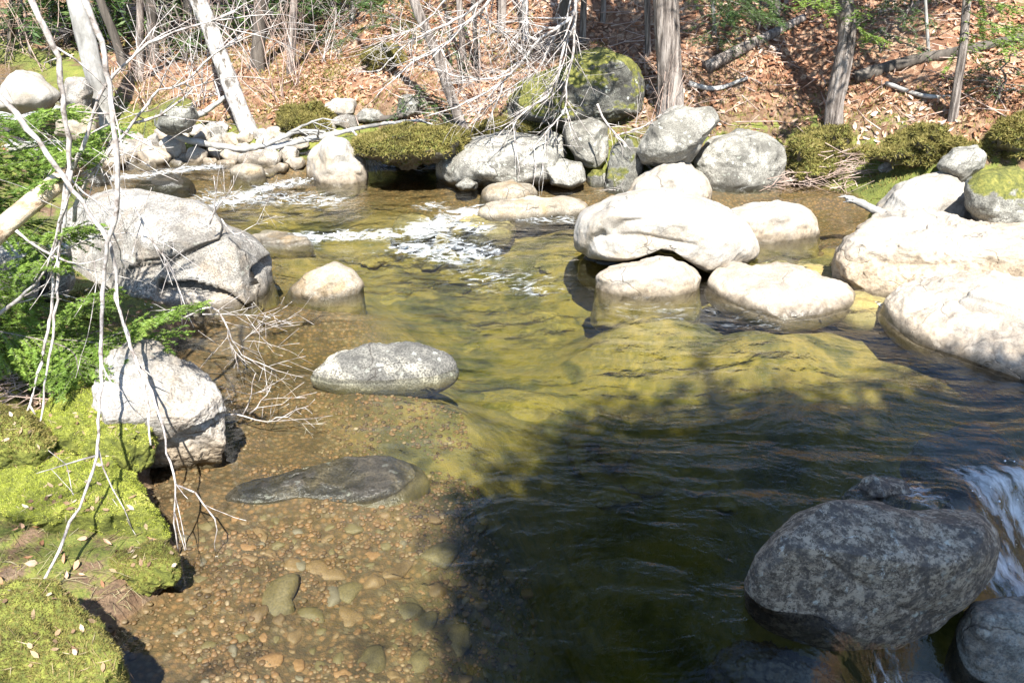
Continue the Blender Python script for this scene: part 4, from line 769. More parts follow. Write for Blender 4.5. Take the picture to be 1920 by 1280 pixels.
# hemlock boughs that hang in at the top right, from the slender and crooked trunks
def bough(parent, lines, y, label, col='needle', **kw):
    wd, lf = MB(), MB(); R = random.Random(int(lines[0][0][0])+3); root = parent; b = np.array(parent.location)
    for ln in lines: spray(wd, lf, px_line(ln, y, [R.uniform(-.12, .12)*i for i in range(len(ln))]), R, **kw)
    o = wd.build('bough', M['bark'], root, b); lf.build('needles', M[col], o, b)
yb = hit(1786, 226)[1]
bough(T3, [[(1812, 20), (1850, 40), (1930, 60)], [(1810, 0), (1860, 5), (1940, 20)], [(1806, 60), (1850, 75), (1920, 85)], [(1812, 10), (1830, -20), (1900, -30)], [(1808, 40), (1860, 55), (1950, 40)], [(1806, 70), (1800, 85), (1790, 100)]], yb-.1, 'yellow-green hemlock bough hanging at the top right corner', twl=.5, gap=.06, nl=.035, nw=.004, ngap=.006)
yb = hit(1562, 240)[1]
bough(T2, [[(1588, 5), (1570, 15), (1555, 22)], [(1590, 0), (1600, 12), (1610, 25)], [(1588, 30), (1620, 60), (1650, 72)], [(1586, 0), (1545, 0), (1520, 10)]], yb-.15, 'light green hemlock tuft on the crooked trunk at the top edge', twl=.3, gap=.05, nl=.035, nw=.004, ngap=.007)
bough(T1, [[(1260, -60), (1340, -10), (1390, 10), (1440, 30)], [(1290, -30), (1350, 15), (1400, 25), (1460, 40)], [(1300, -40), (1360, -20), (1420, -5), (1470, 10)]], hit(1257, 208)[1], 'drooping green hemlock bough at the top, right of the thick trunk', col='hemlock', twl=.4, gap=.06, nl=.035, nw=.004, ngap=.007)

# ------------------------------------------------------------------ bare limbs and brush
def limb(name, lines, y, label, yend=None, mat='twig', r=.012, sub=14, lsub=.35, lev=1, cat='branch', dyf=.5, group=None, seed=1, gap=.05, droop=.02, radii=None, wig=.3):
    R = random.Random(seed); mb = MB(); main = None
    b = aty(*lines[0][0], y); root = None
    for j, ln in enumerate(lines):
        off = np.cumsum([0]+[R.uniform(-.1, .1)*dyf for _ in ln[1:]])
        if yend: off = off+np.array([np.interp(p[1], (yend[1], yend[2]), (0, yend[0]-y)) for p in ln])
        P = spline(px_line(ln, y, off), gap); n = len(P)
        r1 = (radii[j] if radii else (r if j == 0 else r*.75)); P = P+NR.normal(0, gap*.07, P.shape); mb.tube(P, np.linspace(r1, r1*.35, n)*NR.uniform(.82, 1.2, n), 7)
        for _ in range(sub):
            i = R.randint(n//6, n-1); d = P[i]-P[max(0, i-2)]; d = d/(np.linalg.norm(d)+1e-9)+np.array([R.gauss(0, .6), R.gauss(0, .6), R.gauss(0, .5)])
            branch(mb, P[i], d, lsub*R.uniform(.4, 1.3), r1*.4, lev, R, wig, droop, 3, .8, 4)
    return tag(mb.build(name, M[mat], None, b, loc=tuple(b)), label, cat, group)
limb('bare_limb', [[(1255, -560), (1170, -420), (1110, -200), (1082, -40), (1077, 24), (1053, 47), (1009, 77), (983, 111), (952, 144), (925, 165), (875, 195)],
                   [(1080, 20), (1073, 60), (1060, 77), (1053, 111), (1043, 151), (1026, 181), (993, 202), (962, 230)], [(1080, 7), (1077, 57), (1073, 111), (1063, 151), (1060, 201), (1030, 242), (993, 282)],
                   [(1050, -200), (950, -60), (919, 0), (902, 20), (858, 60), (828, 91), (774, 118), (741, 148)], [(895, 27), (925, 47), (959, 74), (983, 94)], [(1010, -120), (989, 0), (986, 34), (969, 67)], [(940, -40), (882, 20), (841, 44), (791, 67), (757, 87), (707, 138)],
                   [(976, 114), (932, 144), (882, 148), (828, 134), (784, 118)], [(979, 161), (942, 181), (908, 205), (888, 201)], [(860, -30), (800, 40), (760, 60), (720, 75)], [(1009, 77), (960, 60), (900, 70), (850, 100)], [(1053, 47), (1020, 110), (1000, 140), (975, 150)]], 8.4,
     'pale bare many-twigged limb hanging in from the top centre', r=.022, sub=18, lsub=.45, lev=1, seed=4, radii=[.028, .018, .014, .02, .012, .012, .016, .012, .008, .010, .010, .010])
limb('bare_branch', [[(1120, 195), (1137, 232), (1177, 279), (1204, 296), (1251, 302)], [(1190, 288), (1181, 319), (1190, 336), (1165, 355)], [(1204, 296), (1240, 270), (1258, 250)], [(1150, 255), (1200, 240), (1240, 215)]], 8.3, 'white forked twig in front of the upright slab', r=.012, sub=9, lsub=.3, seed=8)
limb('bare_branch', [[(655, 240), (672, 258), (690, 292), (740, 308), (795, 322)], [(680, 275), (700, 300), (715, 318)]], 9.0, 'pale forked branch reaching the water by the tan half-dome boulder', r=.016, sub=4, lsub=.3, seed=9)
limb('fallen_branch', [[(318, 248), (350, 262), (410, 274), (470, 279), (520, 262), (560, 246), (610, 248)], [(500, 280), (560, 265), (640, 248), (720, 232), (790, 226)], [(540, 252), (575, 232), (605, 222)]], hit(460, 290)[1]-.25, 'long grey fallen branch lying across the cobble bar', mat='smooth', r=.038, sub=3, lsub=.4, seed=10, radii=[.042, .038, .02])
limb('fallen_branch', [[(345, 230), (380, 212), (425, 180), (440, 160)]], hit(350, 240)[1]-.1, 'straight grey stick propped against the white leaning trunk', mat='smooth', r=.045, sub=2, lsub=.3, seed=11)
# left foreground stems
limb('sapling_stem', [[(20, -120), (60, 0), (100, 85), (118, 180), (130, 280), (130, 312), (112, 420), (99, 500), (96, 585), (62, 740), (20, 872)]], 3.75, 'white slender stem at the left running from the top edge to the moss', (3.5, 500, 870), r=.013, sub=5, lsub=.35, seed=21, dyf=.1, radii=[.013], lev=0, mat='twig')
limb('sapling_stem', [[(132, 320), (122, 400), (108, 500), (104, 590), (84, 720), (60, 892)]], 3.72, 'second white stem just right of the slender one, ending on the bright moss', (3.3, 500, 890), r=.011, sub=3, lsub=.3, seed=22, dyf=.1, radii=[.009], lev=0)
limb('sapling_stem', [[(120, -150), (158, 0), (190, 80), (205, 160), (214, 260), (222, 340), (214, 410), (200, 480), (190, 570), (190, 660), (186, 790), (175, 880), (110, 1030), (40, 1180)]], 3.55, 'long knobbly stem trailing from the top down over the mossy bank', (2.35, 600, 1180), mat='twig', r=.017, sub=9, lsub=.3, seed=23, dyf=.08, radii=[.013], lev=1)
limb('sapling_stem', [[(-120, 60), (-30, 150), (30, 215), (90, 290), (150, 375), (190, 430), (214, 480), (216, 530), (216, 560), (232, 610), (250, 665), (270, 730), (284, 835)], [(232, 608), (262, 690), (300, 780), (318, 865), (330, 905), (325, 960), (332, 1035)], [(328, 908), (365, 925), (400, 970), (405, 1040)]], 3.6, 'arched pale stem hanging over the undercut boulder into the water', (3.0, 600, 950), r=.013, sub=3, lsub=.22, seed=24, dyf=.08, radii=[.013, .007, .004], lev=0)
limb('bare_branch', [[(130, 330), (144, 300), (171, 228), (198, 161), (212, 144), (242, 111), (302, 70), (372, 48), (440, 20)]], 3.9, 'white bare branch slanting up from the broken log toward the leaning trunk', r=.009, sub=12, lsub=.3, seed=25, dyf=.2)
limb('bare_branch', [[(138, 413), (151, 359), (188, 309), (249, 232), (286, 181), (302, 168), (345, 155), (403, 100), (450, 70)], [(249, 232), (300, 215), (345, 180), (400, 140)], [(188, 309), (140, 300), (100, 310)]], 4.0, 'grey bare branch crossing in front of the cobble bar', r=.009, sub=10, lsub=.32, seed=26, dyf=.2)
limb('bare_branch', [[(-20, 600), (50, 548), (87, 501), (105, 450), (110, 420)], [(30, 430), (80, 470), (150, 495), (200, 480)]], 3.7, 'curved grey branch at the left edge below the broken log', r=.009, sub=4, lsub=.3, seed=27, dyf=.1)
limb('bare_branch', [[(222, 355), (255, 395), (290, 460), (325, 510), (345, 580)], [(105, 475), (180, 445), (260, 440), (330, 470), (385, 510)]], 3.8, 'thin twig crossing the cracked boulder', r=.006, sub=5, lsub=.25, seed=28, dyf=.2)
limb('bare_branch', [[(340, 600), (395, 575), (430, 620), (455, 665), (520, 695)], [(455, 640), (490, 610), (520, 600)], [(425, 615), (440, 660), (470, 680)], [(380, 590), (440, 590), (480, 590)]], 4.6, 'dead spruce twig reaching over the pool from the left bank', r=.006, sub=7, lsub=.25, seed=29, dyf=.3)
limb('bare_branch', [[(330, 800), (400, 785), (440, 775), (500, 790), (550, 770)], [(455, 780), (470, 740), (478, 700)], [(470, 775), (500, 740), (510, 722)], [(500, 790), (540, 780), (565, 795)]], 4.1, 'white forked twig poking past the undercut boulder over the pool', r=.006, sub=4, lsub=.18, seed=30, dyf=.2)
limb('bare_branch', [[(395, 420), (405, 380), (402, 330)], [(400, 400), (430, 360), (440, 330)], [(415, 410), (440, 440), (480, 420)]], 5.6, 'small twig sticking up from the cracked boulder by the riffle', r=.006, sub=4, lsub=.2, seed=31, dyf=.2)
# the broken log
P = spline(px_line([(-160, 560), (-60, 485), (0, 432), (60, 380), (142, 318)], 3.75, [-.5, -.2, 0, .1, .25]), .05); n = len(P)
mb = MB(); mb.tube(P, .05*(1-.15*np.linspace(0, 1, n)), 20, .07, 3)
b = P[0].copy(); lg = empty('broken_log', tuple(b), 'peeled tan broken log slanting up from the left edge', 'log'); mb.build('trunk', M['deadwood'], lg, b)
mb = MB(); R = random.Random(2); d = (P[-1]-P[-3]); d /= np.linalg.norm(d)
for _ in range(16):
    o_ = np.array([R.gauss(0, .017) for _ in range(3)]); mb.tube([P[-1]+o_-d*.03, P[-1]+o_*1.05+d*R.uniform(.01, .05)], [.012, .002], 4)
mb.build('splintered_end', M['deadwood'], lg, b)
# driftwood wedged at the white boulders on the right
P = spline(px_line([(1588, 372), (1612, 380), (1640, 394), (1680, 412)], 7.12, [0, .02, .05, .12]), .02); n = len(P); mb = MB(); mb.tube(P, .036*(.75+.35*np.linspace(0, 1, n))*NR.uniform(.9, 1.1, n), 14, .18, 9); R = random.Random(6)
for _ in range(9): o_ = np.array([R.gauss(0, .014) for _ in range(3)]); mb.tube([P[2]+o_, P[0]+o_*1.3+np.array([-R.uniform(.01, .07), -.01, R.uniform(-.02, .03)])], [.011, .002], 4)
tag(mb.build('driftwood', M['smooth'], None, P[0], loc=tuple(P[0])), 'short weathered driftwood stub against the white egg-shaped boulder', 'driftwood')
P = spline(px_line([(528, 318), (560, 300), (590, 290)], 9.35), .05); mb = MB(); mb.tube(P, np.full(len(P), .06), 12, .3, 4); tag(mb.build('driftwood', M['deadwood'], None, P[0], loc=tuple(P[0])), 'split log stub against the left of the tan half-dome boulder', 'driftwood')
# logs on the slope
def slope_log(pts, r, label, mat='bark'):
    Q = []
    for p in pts: h = hit(*p); Q.append(h+[0, -.02, r*.7])
    P = spline(Q, .08); mb = MB(); mb.tube(P, np.linspace(r, r*.6, len(P)), 12, .15, r*99); tag(mb.build('fallen_log', M[mat], None, P[0], loc=tuple(P[0])), label, 'log')
slope_log([(1322, 135), (1380, 105), (1450, 70), (1505, 42)], .07, 'fallen trunk lying up the leafy slope right of the thick tree')
slope_log([(1290, 160), (1340, 170), (1400, 150)], .03, 'thin stick fallen below the slope trunk', 'smooth')
slope_log([(1660, 160), (1750, 185), (1900, 170)], .025, 'thin stick across the leaves between the right trunks', 'smooth')
slope_log([(1600, 155), (1700, 125), (1800, 105), (1930, 75)], .07, 'dark fallen log running up to the right edge', 'darkbark')
slope_log([(640, 225), (700, 228), (770, 220)], .04, 'short mossy log left of the leaning trunk', 'darkbark')
# twiggy shrubs of the left background
for i, (px, py, H, lab) in enumerate([(375, 200, 1.6, 'pinkish bare shrub left of the white leaning trunk'), (520, 195, 1.7, 'bare shrub right of the white leaning trunk'), (560, 160, 1.5, 'thin twiggy shrub at the foot of the grassy slope'), (300, 160, 1.6, 'bare brush by the dark trunks at left'), (90, 130, 1.8, 'pale tangled brush upstream at the far left'), (440, 150, 1.9, 'tangled shrub behind the white leaning trunk'), (610, 120, 1.2, 'low bare shrub on the grassy slope'), (30, 110, 1.6, 'bare brush at the left edge upstream'), (265, 210, 1.2, 'short pale brush between the trunks at the cobble bar'), (480, 110, 1.8, 'bare shrub high behind the pale split trunk'), (905, 190, .9, 'low twiggy shrub under the bare limb'), (1225, 265, .7, 'reddish twig tuft above the tilted boulder')]):
    b = hit(px, py); R = random.Random(300+i); mb = MB()
    for _ in range(5): branch(mb, b+np.array([R.gauss(0, .05), R.gauss(0, .05), -.05]), (R.gauss(0, .45), R.gauss(0, .45), 1), H*R.uniform(.6, 1.1), .008, 2, R, .2, .0, 4, .6, 5)
    tag(mb.build('bare_shrub', M['pinktwig' if i % 3 else 'twig'], None, b, loc=tuple(b)), lab, 'shrub', 'bare shrubs of the far bank')
# brush pile between boulders on the far right bank
mb = MB(); R = random.Random(77)
for _ in range(230):
    h = hit(R.uniform(1450, 1620), R.uniform(305, 362)); a = R.gauss(0, .9); L = R.uniform(.1, .6); d = np.array([math.cos(a), math.sin(a)*.7, R.gauss(.05, .18)]); p = h+np.array([0, 0, R.uniform(.02, .16)])
    mb.tube([p-d*L/2, p+np.array([R.gauss(0, .03)]*3), p+d*L/2], [.002+.004*R.random(), .003, .0015], 4)
tag(mb.build('brush_pile', M['pinktwig']), 'heap of dead grey sticks at the waterline by the ridged boulder', 'brush', None, 'stuff')
# ground twigs at left under the spruce
mb = MB(); R = random.Random(78)
for _ in range(170):
    h = hit(R.uniform(-20, 250), R.uniform(640, 780)); a = R.uniform(0, 3.14); L = R.uniform(.08, .4); d = np.array([math.cos(a), math.sin(a), R.gauss(.1, .25)]); p = h+np.array([0, 0, R.uniform(.01, .08)])
    mb.tube([p-d*L/2, p+np.array([R.gauss(0, .015) for _ in range(3)]), p+d*L/2], [.002+.003*R.random(), .003, .001], 4)
tag(mb.build('dead_twigs', M['pinktwig']), 'litter of dead twigs on the bank below the spruce boughs', 'twigs', None, 'stuff')

# ------------------------------------------------------------------ spruce boughs at the left
kw = dict(twl=.26, gap=.026, nl=.017, nw=.0026, ngap=.0014)
sb = np.array([-3.25, 4.2, lz(-3.25, 4.2)]); spruce = empty('spruce_tree', tuple(sb), 'spruce at the left edge whose bright green boughs frame the bank', 'tree')
mb = MB(); mb.tube(spline([sb-[0, 0, .2], sb+[0, 0, 1], sb+[.03, 0, 2.6], sb+[0, 0, 4.2]], .1), np.linspace(.06, .012, len(spline([sb-[0, 0, .2], sb+[0, 0, 1], sb+[.03, 0, 2.6], sb+[0, 0, 4.2]], .1))), 12, .1); mb.build('trunk', M['bark'], spruce, sb)
for ln, y, lab in [
    ([(-190, 330), (-60, 300), (20, 285), (110, 270), (150, 285)], 4.3, 0), ([(-190, 370), (-60, 340), (20, 335), (100, 310), (138, 300)], 4.35, 0), ([(-190, 390), (-60, 385), (10, 375), (70, 350), (112, 335)], 4.25, 0), ([(-190, 300), (-40, 255), (30, 245), (90, 215), (112, 205)], 4.4, 0), ([(-190, 350), (-40, 320), (60, 300), (120, 280)], 4.2, 0),
    ([(-190, 420), (-60, 400), (40, 420), (90, 440), (150, 425)], 4.15, 0), ([(-190, 430), (-60, 420), (20, 430), (60, 470), (80, 505)], 4.1, 0), ([(-190, 280), (-60, 240), (0, 225), (60, 250)], 4.3, 0),
    ([(-190, 600), (-40, 600), (60, 605), (130, 592), (192, 548)], 4.05, 0), ([(-190, 560), (-50, 555), (30, 560), (95, 580)], 4.0, 0), ([(-190, 590), (-50, 590), (20, 620), (60, 668)], 3.95, 0), ([(-190, 620), (-40, 620), (40, 640), (105, 645)], 3.95, 0), ([(-190, 500), (-40, 520), (0, 525), (38, 522)], 4.0, 0), ([(-190, 570), (-30, 570), (60, 590), (130, 630)], 4.0, 0), ([(-190, 600), (-30, 640), (30, 690)], 3.9, 0),
    ([(-190, 600), (60, 640), (160, 642), (260, 612), (355, 572)], 3.9, 0), ([(-100, 610), (90, 660), (170, 680), (240, 672), (295, 655)], 3.85, 0), ([(-60, 610), (120, 650), (150, 700), (182, 745)], 3.8, 0), ([(0, 630), (160, 640), (240, 650), (335, 615)], 3.9, 0), ([(0, 640), (120, 670), (200, 710), (240, 740)], 3.85, 0),
    ([(-190, 330), (0, 300), (120, 290), (180, 258), (207, 240)], 4.6, 0)]:
    bough(spruce, [ln], y, None, **kw)
# ------------------------------------------------------------------ moss
def blades(surface, n, size, mat, name='moss_fronds', zmin=.15):
    m = surface.data; nvv = len(m.vertices); co = np.empty(nvv*3, np.float32); m.vertices.foreach_get('co', co); co = co.reshape(-1, 3)
    no = np.empty(nvv*3, np.float32); m.vertices.foreach_get('normal', no); no = no.reshape(-1, 3)
    m.calc_loop_triangles(); nt_ = len(m.loop_triangles); tri = np.empty(nt_*3, np.int32); m.loop_triangles.foreach_get('vertices', tri); tri = tri.reshape(-1, 3)
    A = np.linalg.norm(np.cross(co[tri[:, 1]]-co[tri[:, 0]], co[tri[:, 2]]-co[tri[:, 0]]), axis=1)*(no[tri[:, 0], 2] > zmin)
    t = NR.choice(nt_, n, p=A/A.sum()); u = NR.dirichlet((1, 1, 1), n)
    B = (co[tri[t]]*u[..., None]).sum(1); nn = no[tri[t, 0]]
    d = nn+NR.normal(0, .55, (n, 3)); d /= np.linalg.norm(d, axis=1)[:, None]; l = size*NR.uniform(.5, 1.3, n)[:, None]
    wv = np.cross(d, NR.normal(0, 1, (n, 3))); wv /= np.linalg.norm(wv, axis=1)[:, None]+1e-9
    V = np.stack([B-wv*size*.14, B+wv*size*.14, B+d*l], 1).reshape(-1, 3)
    o = obj(name, mesh(name, V, np.arange(n*3).reshape(-1, 3), False), M[mat], surface); o['kind'] = 'stuff'
def litter_on(surface, n):
    m = surface.data; nvv = len(m.vertices); co = np.empty(nvv*3, np.float32); m.vertices.foreach_get('co', co); co = co.reshape(-1, 3); no = np.empty(nvv*3, np.float32); m.vertices.foreach_get('normal', no); no = no.reshape(-1, 3)
    k = NR.choice(np.nonzero(no[:, 2] > .3)[0], n); C = co[k]+no[k]*.008; nn = no[k]+NR.normal(0, .3, (n, 3)); nn /= np.linalg.norm(nn, axis=1)[:, None]
    t = np.cross(nn, NR.normal(0, 1, (n, 3))); t /= np.linalg.norm(t, axis=1)[:, None]; b = np.cross(nn, t); straw = NR.random(n) < .75
    L = np.where(straw, NR.uniform(.012, .035, n), NR.uniform(.01, .022, n))[:, None]; Wd = np.where(straw, .0007, .007)[:, None]
    V = np.stack([C-t*L, C-t*L*.3+b*Wd, C+t*L*.4+b*Wd*.9, C+t*L+nn*L*.2, C+t*L*.3-b*Wd*.9, C-t*L*.35-b*Wd], 1).reshape(-1, 3); q = np.arange(n)[:, None]*6
    o = obj('litter', mesh('litter', V, np.concatenate([q+[0, 1, 5], q+[1, 2, 5], q+[2, 4, 5], q+[2, 3, 4]]), False), M['litter'], surface); o['kind'] = 'stuff'
def cushion(pts, base, D, label, mat, n, size, zb=None, **kw):
    o = rock('moss_cushion', pts, base, D, label, 'mossbody', 'moss', sub=6, rough=.07, zb=zb, lean=.25, fine=.03, **kw); blades(o, n, size, mat); litter_on(o, n//150)
cushion([(-60, 930), (40, 893), (130, 872), (225, 890), (275, 930), (300, 990), (285, 1012), (200, 1014), (120, 1006), (50, 1000), (-60, 995)], (170, 1010), .26, 'bright green moss shelf overhanging the bare soil of the left bank', 'mossblade', 36000, .010, e=.5, back=.9, facets=[((0, -.1, 1), .5)])
cushion([(40, 800), (100, 755), (190, 738), (265, 760), (290, 810), (268, 858), (180, 890), (70, 885)], (190, 900), .22, 'yellow-green moss tuft beside the undercut boulder', 'mossblade', 20000, .011, e=.6, back=.9, facets=[((.1, -.2, 1), .6)])
cushion([(165, 1085), (225, 1045), (290, 1012), (330, 1040), (345, 1080), (290, 1095), (210, 1105)], (260, 1100), .08, 'small dark green moss pad at the water edge below the bright shelf', 'mossdry', 8000, .010, e=.6, facets=[((0, -.2, 1), .5)])
cushion([(-60, 1170), (40, 1120), (130, 1135), (205, 1200), (230, 1290), (150, 1340), (-60, 1340)], (90, 1330), .25, 'olive moss mound in the bottom left corner', 'mossdry', 24000, .011, e=.55, facets=[((.1, -.2, 1), .55)])
cushion([(100, 575), (140, 552), (195, 540), (222, 560), (200, 595), (140, 605)], (160, 600), .15, 'golden moss patch at the foot of the cracked boulder', 'mossdry', 7000, .016)
cushion([(-60, 800), (-10, 770), (50, 775), (90, 820), (70, 880), (-60, 890)], (20, 885), .2, 'olive moss hump at the left edge behind the white stems', 'mossdry', 9000, .016)
for o in [o for o in COL.objects if o.name.startswith('boulder') and o.data.materials and o.data.materials[0].name == 'moss_covered_rock']: blades(o, 16000, .04, 'mossdry', zmin=-.25)
# moss and grass over the remaining near bank
N = 60000; x = NR.uniform(-4.5, -.9, N); y = NR.uniform(1.6, 6.2, N); d = shore(x, y); s = n2(x, y, 2.2, 77)
kp = (d > .06) & (s > -.25); x, y = x[kp], y[kp]; z = gland(x, y); n = len(x)
B = np.stack([x, y, z-.002], 1); dd = NR.normal(0, .5, (n, 3))+[0, 0, .9]; dd /= np.linalg.norm(dd, axis=1)[:, None]; wv = np.cross(dd, NR.normal(0, 1, (n, 3))); wv /= np.linalg.norm(wv, axis=1)[:, None]
V = np.stack([B-wv*.0028, B+wv*.0028, B+dd*NR.uniform(.008, .022, n)[:, None]], 1).reshape(-1, 3)
tag(obj('moss_carpet', mesh('moss_carpet', V, np.arange(n*3).reshape(-1, 3), False), M['mossdry']), 'olive moss carpet over the near left bank', 'moss', None, 'stuff')
N = 90000; y = 7.5+NR.random(N)*5; x = NR.uniform(-.6, .66, N)*(y+1); d = shore(x, y); s = n2(x, y, 1.7, 61); kp = (d > .03) & (d < 1.3+.6*s) & (s > np.where(x > 2, -.8, -.22)) & (y+.35*x > 7.2); x, y = x[kp], y[kp]; n = len(x)
B = np.stack([x, y, gland(x, y)-.004], 1); dd = NR.normal(0, .6, (n, 3))+[0, 0, .8]; dd /= np.linalg.norm(dd, axis=1)[:, None]; wv = np.cross(dd, NR.normal(0, 1, (n, 3))); wv /= np.linalg.norm(wv, axis=1)[:, None]
V = np.stack([B-wv*.007, B+wv*.007, B+dd*NR.uniform(.02, .055, n)[:, None]], 1).reshape(-1, 3)
tag(obj('moss_fringe', mesh('moss_fringe', V, np.arange(n*3).reshape(-1, 3), False), M['mossdry']), 'shaggy olive moss along the far bank', 'moss', None, 'stuff')
mb = MB(); R = random.Random(79)
for _ in range(260):
    h = hit(R.uniform(560, 1920), R.uniform(5, 250))
    if h[1] > 20: continue
    a = R.uniform(0, 3.14); L = R.uniform(.15, .9); d = np.array([math.cos(a), math.sin(a)*.8, R.gauss(.1, .3)]); p = h+np.array([0, 0, .04]); mb.tube([p-d*L/2, p+np.array([R.gauss(0, .03) for _ in range(3)]), p+d*L/2], [.003+.006*R.random(), .004, .002], 4)
tag(mb.build('slope_twigs', M['pinktwig']), 'dead twigs strewn over the leafy far slope', 'twigs', None, 'stuff')
# ------------------------------------------------------------------ leaf litter
def scatter_leaves(name, label, x, y, size, mat='leaf', lift=.01):
    n = len(x); z = gland(x, y); e = .05; nx_ = -(gland(x+e, y)-z)/e; ny_ = -(gland(x, y+e)-z)/e
    nn = np.stack([nx_, ny_, np.ones(n)], 1)+NR.normal(0, .55, (n, 3)); nn /= np.linalg.norm(nn, axis=1)[:, None]
    t = np.cross(nn, NR.normal(0, 1, (n, 3))); t /= np.linalg.norm(t, axis=1)[:, None]; b = np.cross(nn, t)
    C = np.stack([x, y, z+NR.uniform(0, lift*2.2, n)+.006], 1); L = (size*NR.uniform(.6, 1.3, n))[:, None]; Wd = L*NR.uniform(.35, .6, n)[:, None]; cv = nn*L*NR.uniform(-.1, .45, n)[:, None]
    fd = nn*Wd*NR.uniform(.0, .9, n)[:, None]
    V = np.stack([C-t*L+cv, C-t*L*.45+b*Wd*.8+fd, C+t*L*.3+b*Wd*.75+fd, C+t*L+cv*1.2, C+t*L*.35-b*Wd*.7+fd*.8, C-t*L*.4-b*Wd*.85+fd*.8, C], 1).reshape(-1, 3); q = np.arange(n)[:, None]*7
    F = np.concatenate([q+[0, 6, 1], q+[1, 6, 2], q+[2, 6, 3], q+[3, 6, 4], q+[4, 6, 5], q+[5, 6, 0]]); return tag(obj(name, mesh(name, V, F, False), M[mat]), label, 'leaves', None, 'stuff')
N = 150000; y = 8+NR.random(N)**1.15*14; x = NR.uniform(-.62, .72, N)*(y+2); d = shore(x, y)
kp = (d > .25) & (sst(-4.5, -1.5, x)*.85+.15+.5*n2(x, y, .8, 50) > NR.random(N)) & (sst(.2, 1.2, d+.5*n2(x, y, 1.3, 51)) > NR.random(N)) & (.62+1.3*n2(x, y, 1.1, 57) > NR.random(N)*.9); scatter_leaves('leaf_litter', 'russet and tan fallen leaves carpeting the far slope', x[kp], y[kp], .036)
mb = MB(); R = random.Random(80)
for _ in range(420):
    h = hit(R.uniform(-20, 330), R.uniform(980, 1280))
    if shore(np.array([h[0]]), np.array([h[1]]))[0] < .03: continue
    a = R.uniform(0, 6.28); L = R.uniform(.04, .16); d = np.array([math.cos(a), math.sin(a), R.uniform(.0, .4)]); mb.tube([h, h+d*L*.6+[0, 0, .01], h+d*L], [.0013, .001, .0005], 3)
tag(mb.build('straw_litter', M['grass']), 'dry straw and needles on the soil of the near left bank', 'litter', None, 'stuff')
N = 900; x = NR.uniform(-4, -1.2, N); y = NR.uniform(1.7, 6, N); kp = shore(x, y) > .1; scatter_leaves('fallen_leaves', 'scattered brown leaves on the near left bank', x[kp], y[kp], .02)
# grass blades and green ground cover on the left of the slope
N = 26000; y = 9.5+NR.random(N)*9; x = NR.uniform(-.45, .02, N)*(y+2); d = shore(x, y); s = n2(x, y, .7, 90); kp = (d > .8) & (s > .0); x, y = x[kp], y[kp]; n = len(x); z = gland(x, y)
B = np.stack([x, y, z], 1); dd = NR.normal(0, .5, (n, 3))+[0, 0, .6]; dd /= np.linalg.norm(dd, axis=1)[:, None]; wv = np.cross(dd, NR.normal(0, 1, (n, 3))); wv /= np.linalg.norm(wv, axis=1)[:, None]
V = np.stack([B-wv*.008, B+wv*.008, B+dd*NR.uniform(.04, .13, n)[:, None]], 1).reshape(-1, 3)
tag(obj('ground_cover', mesh('ground_cover', V, np.arange(n*3).reshape(-1, 3), False), M['mossdry']), 'yellow-green moss and grass on the slope at left', 'ground cover', None, 'stuff')

# ------------------------------------------------------------------ evergreens on the near bank behind the photographer: they shade the lower right
def shade_tree(x0, y0, blobs, label):
    z0 = lz(x0, y0); b = np.array([x0, y0, z0]); R = random.Random(int(x0*10)); root = empty('hemlock_tree', tuple(b), label, 'tree')
    P = spline([b-[0, 0, .2], b+[.05, 0, 3], b+[0, .05, 6], b+[.05, 0, 9.5]], .2); mb = MB(); mb.tube(P, np.linspace(.17, .03, len(P)), 14, .1, 3); mb.build('trunk', M['bark'], root, b)
    wd, lf = MB(), MB()
    for sx, sy, r in blobs:
        h = 6.6+R.uniform(-.4, .6); c = np.array([sx, sy, 0])+SUN*(h/SUN[2])
        i = min(len(P)-1, max(0, int((h-.8-z0)/9.7*len(P)))); wd.tube(spline([P[i], (P[i]+c)/2+[0, 0, .2], c], .2), np.linspace(.06, .02, len(spline([P[i], (P[i]+c)/2+[0, 0, .2], c], .2))), 6)
        for _ in range(70):
            v = NR.normal(0, 1, 3); v /= np.linalg.norm(v); q = c+v*np.array([r, r, r*.7])*NR.random()**.4; m = 110
            wd.tube([c, q], [.012, .004], 3)
            C = q+NR.normal(0, .17, (m, 3))*[1, 1, .5]; t = NR.normal(0, 1, (m, 3)); t /= np.linalg.norm(t, axis=1)[:, None]; wv = np.cross(t, NR.normal(0, 1, (m, 3))); wv /= np.linalg.norm(wv, axis=1)[:, None]
            V = np.stack([C-t*.07, C+wv*.02, C+t*.07, C-wv*.02], 1).reshape(-1, 3); k4 = np.arange(m)[:, None]*4; lf.add(V, np.concatenate([k4+[0, 1, 2], k4+[0, 2, 3]]))
    c = wd.build('crown', M['bark'], root, b); lf.build('foliage', M['hemlock'], c, b)
shade_tree(2.1, -2.6, [(.75, 3.65, .85), (1.6, 3.75, .85), (.5, 2.8, .75), (1.7, 2.6, .9), (.45, 1.8, .7), (1.4, 1.5, .8), (1.0, 2.9, .9)], 'tall evergreen on the near bank shading the lower pool')
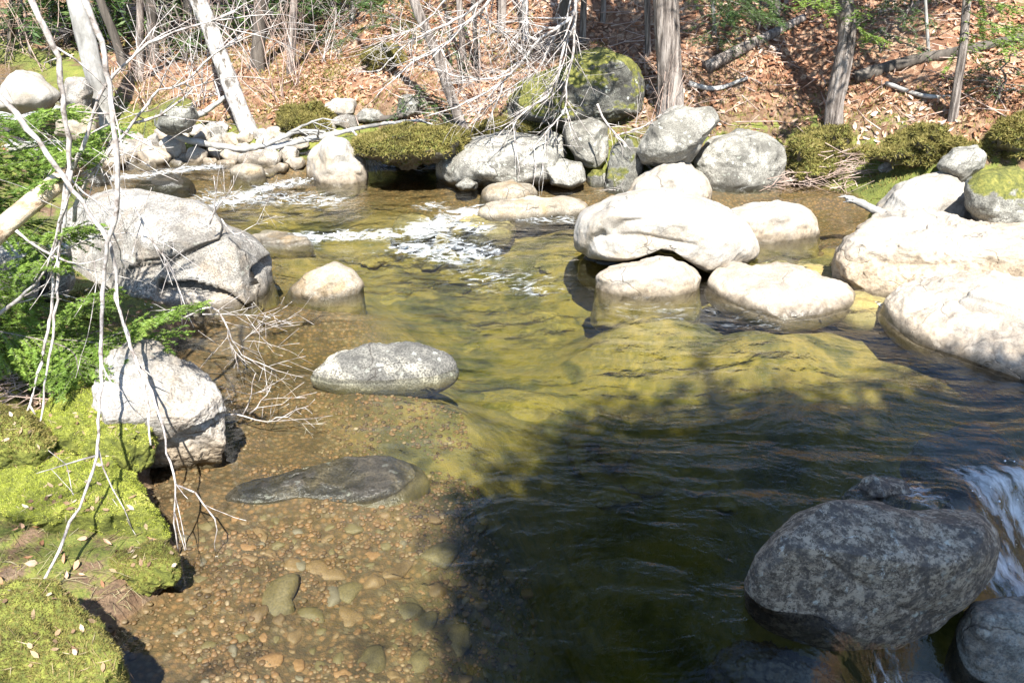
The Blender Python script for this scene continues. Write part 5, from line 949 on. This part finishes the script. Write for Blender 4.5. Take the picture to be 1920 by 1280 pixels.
shade_tree(4.0, -2.9, [(2.5, 3.75, .9), (3.4, 3.6, .9), (2.7, 2.6, .9), (3.7, 2.4, .9), (2.6, 1.4, .8), (4.3, 3.6, .8), (2.2, 3.2, .9)], 'second tall evergreen on the near bank shading the outflow')

b = np.array([-1.9, -2.3, lz(-1.9, -2.3)]); R = random.Random(17); root = empty('bare_tree', tuple(b), 'leafless tree on the near bank whose twigs dapple the shallows', 'tree')
P = spline([b-[0, 0, .2], b+[.1, .1, 2.5], b+[-.1, .3, 5], b+[.2, .2, 9]], .15); mb = MB(); mb.tube(P, np.linspace(.11, .02, len(P)), 14, .1, 5); mb.build('trunk', M['bark'], root, b)
crown_bare(P, 9, R, 26, 2.0, .028, 2, .35).build('crown', M['bark'], root, b)

tb = np.array(T1.location); wd, lf = MB(), MB()  # added out-of-view limb on the thick tree, placed to shade the moss-topped boulder
for tx, ty, tz, kk, r in [(1.25, 10.6, 1.1, 5.2, .55), (.85, 10.7, 1.2, 5.6, .5), (1.5, 10.9, 1.0, 4.4, .5), (.45, 10.6, .8, 6.0, .35)]:
    c = np.array([tx, ty, tz])+SUN*kk; p0 = tb+np.array([0, 0, c[2]-tb[2]+.5]); wd.tube(spline([p0, (p0+c)/2+[0, 0, .25], c], .15), np.linspace(.04, .01, len(spline([p0, (p0+c)/2+[0, 0, .25], c], .15))), 6)
    for _ in range(26):
        v = NR.normal(0, 1, 3); v /= np.linalg.norm(v); q = c+v*np.array([r, r, r*.5])*NR.random()**.4; m = 70; wd.tube([c, q], [.008, .003], 3)
        C = q+NR.normal(0, .12, (m, 3))*[1, 1, .5]; t = NR.normal(0, 1, (m, 3)); t /= np.linalg.norm(t, axis=1)[:, None]; wv = np.cross(t, NR.normal(0, 1, (m, 3))); wv /= np.linalg.norm(wv, axis=1)[:, None]
        V = np.stack([C-t*.06, C+wv*.016, C+t*.06, C-wv*.016], 1).reshape(-1, 3); k4 = np.arange(m)[:, None]*4; lf.add(V, np.concatenate([k4+[0, 1, 2], k4+[0, 2, 3]]))
o = wd.build('limb', M['bark'], T1, tb); lf.build('needles', M['hemlock'], o, tb)
